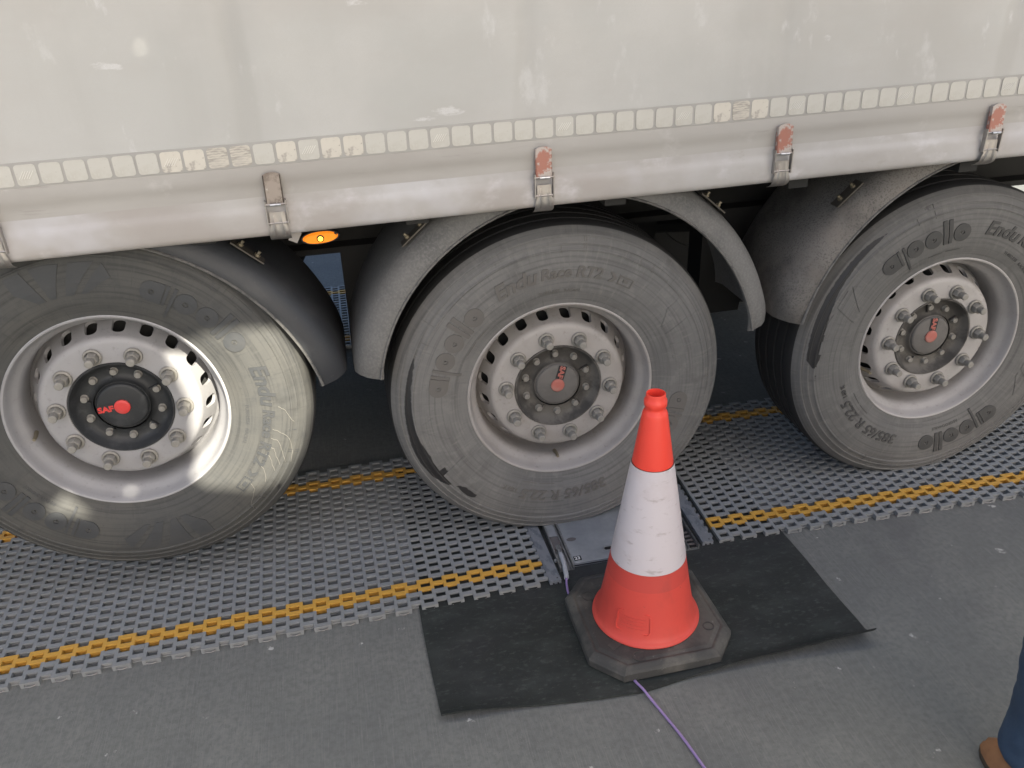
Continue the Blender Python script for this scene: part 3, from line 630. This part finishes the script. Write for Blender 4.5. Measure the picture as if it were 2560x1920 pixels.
for wi, hub in enumerate(HUBS):
    W = ['1', '2', '3'][wi]
    ty = mobj('tyre', make_tyre(wi, hub, BOT[wi], ROTL[wi], (st1, st2, st3)[wi]), TR, hub)
    lm = M['let' + W]; ra = ROTL[wi]
    def letter(flat, rc, a, off=.0026, nm='raised_lettering', lm2=None):
        me_ = wrap(flat, rc, a + ra, off, nm); setmat(me_, lm2 or lm); mobj(nm, me_, ty)
    o_ap = .0030
    for a in (-79, 101): letter(ap_flat, .388, a, o_ap)
    letter(en1, .380, -30); letter(en2, .383, -30 + math.degrees(width(en1) / .38) + 1.0)
    letter(arrow, .382, 21)
    letter(sz, .355, 157); letter(szs, .358, 157 + math.degrees(width(sz) / .355) + 2)
    for a in (-127, 53): letter(logo, .408, a, .0018, 'raised_emblem', M['tyre' + W] if wi else lm)
    letter(sml, .335, -12, .001); letter(sm2, .337, 118, .001); letter(dash, .330, -60, .0008); letter(dash, .330, 185, .0008)
    # fine mould lines across the shoulder
    ml = MB()
    for a, ln in radial_lines:
        aa = a + ra
        if BOT[wi] is not None and abs((aa - 180 + 180) % 360 - 180) < 25: continue
        n0 = 5; vs = []
        for k in range(n0):
            r = .455 + ln * k / (n0 - 1) * 1.5
            for s in (-.0008, .0008):
                for d in (-.0012, .002): vs.append((r * math.sin(math.radians(aa) + s / r), side_y(r) + d, r * math.cos(math.radians(aa) + s / r)))
        ml.add(vs, [(i * 4 + q[0], i * 4 + q[1], (i + 1) * 4 + q[1], (i + 1) * 4 + q[0]) for i in range(n0 - 1) for q in ((0, 2), (0, 1), (2, 3))])
    tag(ml.obj('mould_line', lm, ty), kind='stuff')
    if wi == 0:                                           # pale cracks in the washed tyre
        for pts in (((94, .425), (96, .445), (100, .462), (101, .470)), ((104, .41), (105, .43), (106, .447), (108, .462), (113, .478), (119, .487)), ((108, .41), (109, .428), (111, .440), (114, .452), (119, .474)), ((112, .408), (113, .425), (116, .438), (120, .462)), ((116, .407), (117, .423), (120, .437), (123, .455)), ((121, .40), (123, .42), (126, .437), (129, .445)), ((131, .405), (133, .43), (139, .452), (141, .478))):
            P3 = []
            for (a, r), (a2, r2) in zip(pts, pts[1:]):
                for k in range(4):
                    t = k / 4; aa = math.radians(a + (a2 - a) * t + random.uniform(-.25, .25)); rr = r + (r2 - r) * t
                    P3.append((rr * math.sin(aa), side_y(rr) - .0005, rr * math.cos(aa)))
            MB().tube(P3, .0008, 5).obj('crack', M['crack'], ty)
    rim = mobj('rim', rim_mesh('rim', M['rim' + W]), TR, hub)
    for k in range(10):
        a = PH[wi] + 2 * PI * k / 10
        mobj('wheel_nut', nut_me, rim, (.1675 * math.sin(a), .002, .1675 * math.cos(a)), (0, a + random.uniform(-.5, .5), 0))
    va = math.radians((-103, 182, 247)[wi])
    MB().tube([(.252 * math.sin(va), .03, .252 * math.cos(va)), (.246 * math.sin(va), .0, .246 * math.cos(va)), (.246 * math.sin(va), -.018, .246 * math.cos(va))], [.006, .0055, .0045], 8).obj('valve', M['brass'], rim)
    hubo = MB().revolve(hub_prof, 72).obj('hub', M['hub1' if wi == 0 else 'hub2'], TR, loc=hub, sm=40)
    for k in range(10):
        a = PH[wi] + 2 * PI * (k + .5) / 10 - .12
        mobj('hub_bolt', hb_me, hubo, (.102 * math.sin(a), .034, .102 * math.cos(a)))
    rb = MB()
    for k in range(5):
        a = PH[wi] + 2 * PI * k / 5 + .1
        MB_ = Matrix.Rotation(-a, 4, 'Y') ; rb.box(-.0022, .0022, .024, .0338, .086, .112, M=Matrix.Rotation(a, 4, 'Y'))
    rb.obj('rib', M['hub1' if wi == 0 else 'hub2'], hubo)
    MB().revolve(cap_prof, 64).obj('hub_cap', M['hub1'] if wi == 0 else M['cap2'], hubo, sm=40)
    ca = math.radians(CAPA[wi])
    MB().revolve([(.0215, .0110), (.0215, .0068), (.0195, .0052), (.012, .0046), (.0, .0045)], 32).obj('cap_button', M['red1' if wi == 0 else 'red2'], hubo, sm=40)
    MB().box(-.0135, .0135, .0098, .0106, .021, .0665, M=Matrix.Rotation(ca, 4, 'Y')).obj('cap_recess', M['hub1'], hubo)
    sm_ = saf_flat.copy(); sm_.materials.clear(); setmat(sm_, M['red1' if wi == 0 else 'red2'])
    wdt = width(sm_)
    # text reads towards the button: its baseline direction runs inwards
    for v in sm_.vertices:
        u, w, d = v.co
        rr = .0665 - u * (.043 / wdt); tt = w - .0083          # along inwards, tangential
        # outward radial e_r=(sin,cos) ; tangential for text-up
        er = (math.sin(ca), math.cos(ca)); et = (math.cos(ca), -math.sin(ca))
        v.co = (er[0] * rr + et[0] * tt, .0092 - d, er[1] * rr + et[1] * tt)
    mobj('cap_lettering', sm_, hubo)
    MB().revolve([(.0, .10), (.235, .10), (.235, .24)], 40).obj('brake_drum', M['chassis'], TR, loc=hub)
    # wheel on the far side
    mobj('tyre', ty.data, TR, (hub[0], 2.16, hub[2]), (0, 0, PI))
    MB().revolve([(.0, .10), (.25, .10), (.284, .0), (.292, -.03)], 48).obj('rim', M['chassis'], TR, loc=(hub[0], 2.16, hub[2]), rot=(0, 0, PI), sm=40)
    MB().revolve([(.0, .26), (.25, .26), (.284, .27), (.288, .26)], 48).obj('rim', M['chassis'], TR, loc=(hub[0], 2.16, hub[2]), rot=(0, 0, PI), sm=40)

# ------------------------------------------------------------------ plastic grid ramps
PX = 0.0791; H = 0.0362; T = 0.018; RW = 0.0098; GW = 0.0142
def rung(m, x0, x1, yc, mi=0):
    m.box(x0, x1, yc - GW / 2, yc + GW / 2, .0130, T, mi)
    m.box(x0, x1, yc - GW / 2 + .0050, yc + GW / 2 - .0030, .0040, .0130, mi)
    m.box(x0, x1, yc - GW / 2 + .0005, yc + GW / 2 - .0005, .0004, .0040, mi)
def unit(ring=True, bar=True, conn=True):
    m = MB(); p = PX / 2
    if ring:
        for s in (-1, 1):
            m.box(s * p / 2 - RW / 2, s * p / 2 + RW / 2, -H / 2 - GW / 2, H / 2 + GW / 2, 0.0003, T - .0001)
        for s in (-1, 1): rung(m, -p / 2 + RW / 2, p / 2 - RW / 2, s * H / 2)
        rung(m, p / 2 + RW / 2, 1.5 * p - RW / 2, 0)
    if conn:
        for s in (-1, 1): m.box(s * p / 2 - RW / 2 + .0003, s * p / 2 + RW / 2 - .0003, H / 2 + GW / 2, 1.5 * H - GW / 2, 0.0003, T - .0002)
    if bar: rung(m, p / 2 + RW / 2, 1.5 * p - RW / 2, H)
    return m
link_me = unit(True, True, True).mesh('link', M['grid'])
link_last = unit(True, False, False).mesh('link', M['grid'])
ylink_me = unit(True, False, False).mesh('link', M['yellow'])
bar_m = MB(); rung(bar_m, PX / 4 + RW / 2, .75 * PX - RW / 2, H)
bar_m.box(PX / 4 - RW / 2 + .0003, PX / 4 + RW / 2 - .0003, H / 2 + GW / 2, 1.5 * H - GW / 2, 0.0003, T - .0002)
conn_me = bar_m.mesh('link', M['grid'])
rail_me = MB().box(-PX / 4 - RW / 2 + .0003, -PX / 4 + RW / 2 - .0003, H / 2 + GW / 2, 1.5 * H - GW / 2, 0.0003, T - .0002).mesh('rail', M['grid'])
wire_me = MB().tube([(-.014 + .028 * k / 8, -H / 2 - GW / 2 - .0035 * math.sin(PI * k / 8), .006 - .002 * math.sin(PI * k / 8)) for k in range(9)], .0010, 5).mesh('wire_loop', M['steel'])
def ramp(name, label, o, th, k0, k1, bar_x, barlen, parts=True):
    r = thing(name, label, 'floor grid', (o[0], o[1], 0), th, 'plastic grid ramps around the scale')
    stuff = MB()
    for k in range(k0, k1 + 1):
        for j in range(-1, 11):
            yel = j in (0, 9); last = j == 10
            me = ylink_me if yel else (link_last if last else link_me)
            jit = random.uniform(-.0006, .0006)
            if parts:
                mobj('link', me, r, (k * PX, j * 2 * H, jit), (0, 0, random.uniform(-.004, .004)))
                if yel: mobj('link', conn_me, r, (k * PX, j * 2 * H, 0)); mobj('rail', rail_me, r, (k * PX, j * 2 * H, 0))
            else:
                for src, mi in ((me, 1 if yel else 0),) + (((conn_me, 0), (rail_me, 0)) if yel else ()):
                    stuff.add([(v.co.x + k * PX, v.co.y + j * 2 * H, v.co.z) for v in src.vertices], [tuple(p.vertices) for p in src.polygons], mi)
        if parts and random.random() < .9: mobj('wire_loop', wire_me, r, (k * PX, -2 * H, 0), (0, 0, random.uniform(-.08, .08)))
    if not parts: tag(stuff.obj('links', [M['grid'], M['yellow']], r, fix=False), kind='stuff')
    if bar_x is not None:
        b = MB(); x0, x1 = bar_x; y0 = -2 * H - H / 2 - .006; y1 = y0 + barlen
        inner = x0 if bar_x[0] > 0 else x1; 
        b.box(x0, x1, y0, y1, .0002, .0195)
        for j in range(int(barlen / H) - 1):
            yy = y0 + .028 + j * H; s = -1 if x0 > 0 else 1
            e = x0 if x0 > 0 else x1
            b.box(min(e, e + s * .008), max(e, e + s * .008), yy, yy + H * .42, .0006, .0185)
        ob = b.obj('end_bar', M['endbar'], r)
        for s in (.3, .7):
            MB().prism(disc(x0 + (x1 - x0) * s, .010, .003, 10), 0, .002, M=XZ).obj('screw', M['label_black'], ob, (0, y0 - .0003, 0))
        MB().prism(disc((x0 + x1) / 2 + .008, y0 + .012, .0022, 10), .0195, .0202).obj('screw', M['label_black'], ob)
    return r
rl = ramp('grid_ramp', 'grey plastic grid ramp with yellow stripes under the lifted left wheel', (-1.6739, -.2643), .0302, -5, 19, (1.5585, 1.5945), .86)
rr_ = ramp('grid_ramp', 'grey plastic grid ramp with yellow stripes under the rightmost wheel', (.4964, -.1557), -.0194, 0, 19, (-.0835, -.0465), .86)
ramp('grid_ramp', 'far grid ramp with yellow stripes glimpsed beneath the trailer behind the left wheels', (-1.60, 1.715), .0, 0, 18, None, .86, False)
ramp('grid_ramp', 'far grid ramp glimpsed in the dark beneath the trailer between middle and right wheels', (.55, 1.715), .0, 0, 15, None, .86, False)

# ------------------------------------------------------------------ rubber mat
def mat_z(x, y):
    f = max(0.0, min(1.0, (-.60 - y) / .16)); z = 0.0
    z += f * f * (.016 * math.exp(-((x + .50) / .16) ** 2) + .010 * max(0, (x - .30) / .4) ** 1.5 + .006 * math.exp(-((x - .33) / .15) ** 2))
    f2 = max(0.0, min(1.3, (-.712 - y) / .042)); z += .030 * f2 ** 1.8 * max(0.0, min(1.0, (x - .15) / .45)) + .010 * f2 ** 1.5 * math.exp(-((x + .5) / .2) ** 2)
    z += .0012 * (1 + math.sin(x * 17 + y * 5)) * f
    return z
def mat_xy(u, v):                      # u 0..1 left-right, v 0..1 back-front
    xl = -.512 + .006 * math.sin(v * 7); xr = .692 + .006 * math.sin(v * 9 + 1) - .012 * math.exp(-((v - .05) / .06) ** 2) + .010 * min(1, max(0, v - .80) / .12)
    x = xl + (xr - xl) * u
    yf = interp([(-.52, -.742), (-.3, -.752), (-.1, -.772), (.02, -.778), (.15, -.760), (.35, -.752), (.55, -.757), (.72, -.762)], x)
    y = .46 + (yf - .46) * v
    return x, y
mtm = MB(); NU, NV = 70, 60
vs = []
for i in range(NU + 1):
    for j in range(NV + 1):
        v = 1 - (1 - j / NV) ** 2.2; x, y = mat_xy(i / NU, v); z = mat_z(x, y); vs.append((x, y, z))
n = NV + 1; top = [(a, b, c + .0062) for a, b, c in vs]; bot = [(a, b, max(c, 0) + .0008) for a, b, c in vs]
N0 = len(top)
fs = [(i * n + j, (i + 1) * n + j, (i + 1) * n + j + 1, i * n + j + 1) for i in range(NU) for j in range(NV)]
fs += [(N0 + i * n + j, N0 + i * n + j + 1, N0 + (i + 1) * n + j + 1, N0 + (i + 1) * n + j) for i in range(NU) for j in range(NV)]
per = [(i * n, (i + 1) * n) for i in range(NU)] + [(i * n + NV, (i + 1) * n + NV) for i in range(NU)] + [(j, j + 1) for j in range(NV)] + [(NU * n + j, NU * n + j + 1) for j in range(NV)]
fs += [(a, b, N0 + b, N0 + a) for a, b in per]
mtm.add(top + bot, fs)
tag(mtm.obj('rubber_mat', M['mat'], sm=50), 'black rubber mat with curled front edge under the scale and the cone', 'mat')
for o in list(rl.children) + list(rr_.children): pass

# ------------------------------------------------------------------ weigh pad
WP = thing('weigh_pad', 'flat aluminium wheel scale marked 23 under the middle wheel', 'scale', (0, 0, 0), -.03 * 0)
b = MB(); b.box(-.020, .346, -.250, .46, .0060, .0215); bevel(b.obj('plate', M['alu'], WP), .0012)
b = MB(); b.box(-.0195, .3455, -.2505, -.2500, .0095, .0135); b.obj('edge_groove', M['label_black'], WP)
for s, (a, c) in enumerate(((-.068, -.021), (.347, .395))):
    ch = MB(); ch.box(a, c, -.262, .47, .0060, .0090).box(a, a + .005, -.262, .47, .0092, .0225).box(c - .005, c, -.262, .47, .0092, .0235)
    ch.box(a + .0335 if s == 0 else a + .010, a + .0375 if s == 0 else a + .014, -.262, .47, .0092, .0215)
    co = ch.obj('side_channel', M['alu_bright'], WP)
    if s == 0:
        MB().box(a + .0052, a + .0333, -.10, .46, .0092, .0200).obj('cover', M['alu'], co)
        MB().box(a + .0055, a + .0325, -.165, -.103, .0092, .0195).obj('grey_window', M['grey_label'], co)
    else:
        MB().box(a + .0145, c - .0055, -.255, .46, .0092, .0120).obj('black_insert', M['label_black'], co)
        for k in range(4): MB().box(a + .0155, c - .0065, -.245 + k * .02, -.237 + k * .02, .0122, .0140).obj('rib', M['grey_label'], co)
        MB().box(a + .018, a + .030, -.15, -.11, .0120, .0215).obj('clip', M['alu_bright'], co)
MB().prism([(x * .95 + .004, y * .55 - .132) for x, y in disc(0, 0, .017, 24)], .0216, .0219).obj('oil_stain', M['grey_label'], WP)
hs = MB(); hs.prism([(.133 + x, -.205 + y) for x, y in rrect(.085, .020, .0099, 6)], .0216, .0221); ho = hs.obj('handle_slot', M['alu_bright'], WP)
MB().prism([(.133 + x, -.205 + y) for x, y in rrect(.077, .013, .0064, 6)], .0222, .0225).obj('slot_opening', M['label_black'], ho)
lb = MB().box(-.0145, .0100, -.2400, -.2180, .0216, .0220).obj('number_label', M['label_black'], WP)
tm = text_mesh('23', .0190, .0002, .0004); setmat(tm, M['white']); mobj('number', tm, lb, (-.0120, -.2350, .0224))
sc_ = MB(); sc_.tube([(-.047, -.150, .016), (-.047, -.176, .016)], .0085, 10).tube([(-.047, -.176, .016), (-.047, -.190, .016)], .0065, 10); sc_.obj('connector', M['alu_bright'], WP, sm=40)
for x, y in ((-.073, -.222),): MB().revolve([(0, .030), (.004, .029), (.005, .024), (.004, .018)], 10, axis='z').obj('bolt', M['alu_bright'], WP, (x, y, -.004))

# ------------------------------------------------------------------ cable
cab = thing('cable', 'thin purple cable with grey sleeve running from the scale past the cone', 'cable', (-.047, -.19, .016))
off = Vector((-.047, -.19, .016))
path = bezier([(-.047, -.185, .017), (-.050, -.24, .018), (-.056, -.29, .017), (-.066, -.335, .011), (-.075, -.38, .009), (-.10, -.44, .009), (-.118, -.55, .009), (-.095, -.66, .009), (-.05, -.722, .010), (.000, -.742, .0095), (.022, -.775, .0115), (.032, -.80, .006), (.047, -.855, .004), (.066, -.93, .004), (.083, -1.02, .004), (.097, -1.11, .004), (.12, -1.3, .004), (.2, -1.7, .004), (.5, -2.4, .004)], 7)
# the middle stretch is pinned under the rubber foot of the cone
path = bezier([(-.047, -.185, .017), (-.050, -.24, .018), (-.056, -.29, .017), (-.066, -.335, .011), (-.068, -.38, .0095), (-.045, -.47, .0093), (-.015, -.58, .0093), (.000, -.67, .0095), (.010, -.735, .0100), (.022, -.775, .0125), (.034, -.81, .0062), (.047, -.855, .004), (.066, -.93, .004), (.083, -1.02, .004), (.097, -1.11, .004), (.12, -1.3, .004), (.2, -1.7, .004), (.5, -2.4, .004)], 7)
MB().tube([p - off for p in path], .0037, 8).obj('cable_jacket', M['cable'], cab, sm=60)
slv = bezier([(-.047, -.188, .0165), (-.050, -.24, .018), (-.056, -.29, .017), (-.0595, -.306, .0150)], 8)
rs = [.0072 + (.0010 if (i // 2) % 2 else 0) for i in range(len(slv))]
MB().tube([p - off for p in slv], rs, 10).obj('sleeve', M['sleeve'], cab, sm=40)

# ------------------------------------------------------------------ traffic cone
CO = thing('traffic_cone', 'red traffic cone with white band on a black octagonal rubber base', 'traffic cone', (.112, -.535, .006))
bo_ = [(-.205, .125), (-.205, -.125), (-.130, -.205), (.145, -.200), (.212, -.118), (.205, .150), (.135, .205), (-.140, .200)]
def scl(P, k): return [(x * (1 - k / .2), y * (1 - k / .2)) for x, y in P]
lv_ = [(0.0, .004), (.006, .0), (.026, .0), (.034, .006), (.040, .014), (.043, .020), (.0405, .026), (.0415, .030), (.043, .036)]
m = MB(); vs = []
for z, k in lv_: vs += [(x, y, z) for x, y in scl(bo_, k)]
fs = [tuple(range(7, -1, -1))] + [(j * 8 + i, j * 8 + (i + 1) % 8, (j + 1) * 8 + (i + 1) % 8, (j + 1) * 8 + i) for j in range(len(lv_) - 1) for i in range(8)]
fs += [tuple(range((len(lv_) - 1) * 8, len(lv_) * 8))]
m.add(vs, fs); cbase = m.obj('rubber_base', M['cone_base'], CO); bevel(cbase, .003)
for (x, y, r) in ((-.12, -.05, .016), (-.075, -.16, .018), (-.14, .10, .020), (.15, -.10, .016), (.13, .13, .018)):
    MB().revolve([(r, .0430), (r, .0445), (r - .003, .0445), (r - .003, .0430)], 20, axis='z').obj('moulded_ring', M['cone_base'], cbase, (x, y, 0))
MB().box(-.018, .018, -.0125, .0125, .0425, .0447).obj('moulded_panel', M['cone_base'], cbase, (-.125, -.105, 0), (0, 0, .5))
red = [(.150, .0435), (.1515, .047), (.1495, .0525), (.1455, .055), (.1415, .060), (.137, .072), (.132, .090), (.1275, .110), (.1225, .138), (.1165, .172), (.1112, .205)]
dark_ring = [(.1114, .2052), (.1085, .222), (.1030, .2560), (.100, .2560)]
MB().revolve(red + [(.109, .205)], 72, axis='z').obj('cone_skirt', M['cone_red'], CO, sm=40)
MB().revolve(dark_ring, 72, axis='z').obj('cone_dark_ring', M['cone_dark'], CO, sm=40)  # darker red ring just below the white sleeve
whi = [(.1025, .2565), (.1022, .262), (.0562, .5500), (.0555, .5540)]
MB().revolve(whi, 72, axis='z').obj('reflective_sleeve', M['cone_white'], CO, sm=40)
topc = [(.0535, .5545), (.0535, .5560), (.0330, .6920), (.0318, .699), (.0295, .7045), (.0258, .7080), (.0245, .712), (.0250, .7165), (.0285, .7200), (.0292, .7280), (.0290, .7360), (.0268, .7385), (.0252, .7420), (.0250, .7500), (.0240, .7540), (.0222, .7545), (.0215, .7500), (.0210, .70), (.0205, .68), (.0, .68)]
topo = MB().revolve(topc, 56, axis='z').obj('cone_top', M['cone_top'], CO, sm=40)
# moulded panel on the skirt
pm = MB(); vs = []; ns = 14
rp = lambda z: interp(sorted([(t, r) for r, t in red]), z)
a_c = math.radians(-126)
fr_o = rrect(.100, .064, .012, 5); fr_i = rrect(.092, .056, .010, 5); nn = len(fr_o)
def onskirt(u, v, d): 
    z = .108 + v; r = rp(z) + d; a = a_c + u / .128
    return (r * math.cos(a), r * math.sin(a), z)
vs = [onskirt(u, v, -.001) for u, v in fr_o] + [onskirt(u, v, .0032) for u, v in [(a * .985, b * .985) for a, b in fr_o]] + [onskirt(u, v, .0032) for u, v in fr_i] + [onskirt(u, v, -.0006) for u, v in fr_i]
fs = [(j * nn + i, j * nn + (i + 1) % nn, (j + 1) * nn + (i + 1) % nn, (j + 1) * nn + i) for j in range(3) for i in range(nn)]
pm.add(vs, fs).obj('moulded_panel', M['cone_red'], CO, sm=40)
for k in range(4):
    MB().tube([onskirt(-.034 + .068 * i / 6, -.015 + k * .010, .0010) for i in range(7)], .0009, 5).obj('moulded_line', M['cone_red'], CO)

# ------------------------------------------------------------------ person at the right edge
PE = thing('person', 'person in blue jeans and tan shoes standing at the right edge', 'person', (.93, -1.26, 0))
def skin(name, verts, edges, mt, parent, sub=2):
    me = bpy.data.meshes.new(name); me.from_pydata([v[:3] for v in verts], edges, []); setmat(me, mt)
    o = mobj(name, me, parent)
    md = o.modifiers.new('skin', 'SKIN'); md.use_smooth_shade = True
    me.skin_vertices[0].data[0].use_root = True
    for i, v in enumerate(verts):
        r = v[3]; me.skin_vertices[0].data[i].radius = r if isinstance(r, tuple) else (r, r)
    s = o.modifiers.new('sub', 'SUBSURF'); s.levels = sub; s.render_levels = sub
    return o
L_, R_s = -.148, .13
# body (continuous figure): local x right, y forward (towards the trailer)
BV = [(0, 0, .98, (.15, .10)), (0, .0, 1.15, (.135, .095)), (0, .0, 1.35, (.155, .105)), (0, -.005, 1.47, (.08, .075)), (0, .0, 1.54, .052), (0, .012, 1.62, .075), (0, .015, 1.70, (.078, .092)), (0, .01, 1.77, .05),
      (L_ + .04, 0, .90, .09), (L_, .01, .50, .058), (L_ + .01, -.01, .10, .042), (L_, .03, .05, .035), (L_ - .01, .10, .04, .03),
      (R_s - .03, 0, .90, .09), (R_s, .01, .50, .058), (R_s, -.01, .10, .042), (R_s, .03, .05, .035), (R_s, .10, .04, .03),
      (-.18, 0, 1.42, .055), (-.24, -.02, 1.15, .042), (-.25, .04, .90, .032), (-.25, .06, .84, (.02, .038)),
      (.18, 0, 1.42, .055), (.24, -.02, 1.15, .042), (.25, .04, .90, .032), (.25, .06, .84, (.02, .038))]
BE = [(0, 1), (1, 2), (2, 3), (3, 4), (4, 5), (5, 6), (6, 7), (0, 8), (8, 9), (9, 10), (10, 11), (11, 12), (0, 13), (13, 14), (14, 15), (15, 16), (16, 17), (2, 18), (18, 19), (19, 20), (20, 21), (2, 22), (22, 23), (23, 24), (24, 25)]
for s, b0 in ((-1, 21), (1, 25)):                     # fingers and thumb
    x0 = s * .25
    for k, (dy, ln) in enumerate(((-.028, .060), (-.010, .074), (.010, .080), (.028, .070))):
        i0 = len(BV); BV += [(x0, .06 + dy, .80, .0095), (x0 - s * .006, .066 + dy, .80 - ln * .55, .0085), (x0 - s * .018, .07 + dy, .80 - ln, .007)]; BE += [(b0, i0), (i0, i0 + 1), (i0 + 1, i0 + 2)]
    i0 = len(BV); BV += [(x0 - s * .012, .105, .835, .010), (x0 - s * .018, .118, .805, .0085)]; BE += [(b0, i0), (i0, i0 + 1)]
skin('body', BV, BE, M['skin'], PE)
JV = [(0, -.005, 1.06, (.165, .12)), (0, 0, .93, (.178, .128)), (L_ + .055, .0, .80, .112), (L_ + .02, .015, .62, .098), (L_, .02, .48, .094), (L_ - .004, .025, .40, .094), (L_ + .003, .025, .32, .088), (L_ + .015, .03, .22, .079), (L_ + .012, .034, .12, .081), (L_ + .010, .036, .05, .086),
      (R_s - .05, .0, .80, .112), (R_s - .01, .015, .62, .098), (R_s, .02, .48, .092), (R_s, .01, .32, .086), (R_s, .0, .20, .078), (R_s, .0, .05, .084)]
JE = [(0, 1), (1, 2), (2, 3), (3, 4), (4, 5), (5, 6), (6, 7), (7, 8), (8, 9), (1, 10), (10, 11), (11, 12), (12, 13), (13, 14), (14, 15)]
jn = skin('jeans', JV, JE, M['jeans'], PE, 3)
tx = bpy.data.textures.new('creases', 'CLOUDS'); tx.noise_scale = .07; tx.noise_depth = 2
dm = jn.modifiers.new('creases', 'DISPLACE'); dm.texture = tx; dm.texture_coords = 'LOCAL'; dm.strength = .018; dm.mid_level = .5
KV = [(0, -.005, .85, (.205, .155)), (0, 0, 1.15, (.175, .13)), (0, 0, 1.34, (.19, .13)), (0, -.005, 1.46, (.11, .09)), (0, 0, 1.50, .07), (-.19, 0, 1.42, .075), (-.25, -.02, 1.15, .062), (-.255, .03, .93, .050), (.19, 0, 1.42, .075), (.25, -.02, 1.15, .062), (.255, .03, .93, .050)]
KE = [(0, 1), (1, 2), (2, 3), (3, 4), (2, 5), (5, 6), (6, 7), (2, 8), (8, 9), (9, 10)]
skin('jacket', KV, KE, M['jacket'], PE)
def shoe(x, y, rz):
    m = MB(); n = 20
    out = []
    for k in range(n):
        a = 2 * PI * k / n; c, s = math.cos(a), math.sin(a)
        out.append((.050 * c * (1 + .06 * s), .145 * (abs(s) ** .9) * (1 if s > 0 else -1) - .02))
    lev = [(0.0, .99, 0), (.018, 1.0, 0), (.022, .95, 0), (.040, .93, 0), (.058, .80, -.012), (.072, .55, -.035), (.078, .25, -.055)]
    vs = []
    for z, k, dy in lev: vs += [(px * k, py * k + dy, z + .002) for px, py in out]
    fs = [tuple(range(n - 1, -1, -1))] + [(j * n + i, j * n + (i + 1) % n, (j + 1) * n + (i + 1) % n, (j + 1) * n + i) for j in range(len(lev) - 1) for i in range(n)] + [tuple(range((len(lev) - 1) * n, len(lev) * n))]
    m.add(vs, fs); m.mi = [1] + [1] * n + [0] * (len(fs) - n - 1)
    return m.obj('shoe', [M['shoe'], M['sole']], PE, (x, y, 0), (0, 0, rz), sm=60)
shoe(L_ - .012, .010, .10); shoe(R_s, -.02, -.12)
# face and hair
hd = MB(); hd.revolve([(0, 1.815), (.05, 1.805), (.082, 1.775), (.094, 1.73), (.092, 1.68), (.086, 1.64)], 24, axis='z')
hd.v = [(x, y * 1.12 - .012 - (.02 if (y > .0 and z < 1.74) else 0), z) for x, y, z in hd.v]
hd.obj('hair', M['hair'], PE, sm=60)
for s in (-1, 1):
    MB().revolve([(0, .004), (.010, .0), (.013, -.006), (.010, -.013), (0, -.016)], 12).obj('eye', M['white'], PE, (s * .032, .098, 1.70), (0, 0, PI), sm=60)
    MB().tube([(s * .083, .0, 1.72), (s * .092, -.008, 1.705), (s * .090, -.005, 1.68), (s * .082, .004, 1.665)], [.006, .011, .010, .006], 8).obj('ear', M['skin'], PE, sm=60)
MB().tube([(0, .100, 1.715), (0, .112, 1.69), (0, .122, 1.672), (0, .105, 1.662)], [.008, .011, .014, .009], 8).obj('nose', M['skin'], PE, sm=60)
MB().tube([(-.024, .092, 1.635), (-.01, .100, 1.637), (.01, .100, 1.637), (.024, .092, 1.635)], [.004, .006, .006, .004], 8).obj('mouth', M['red2'], PE, sm=60)
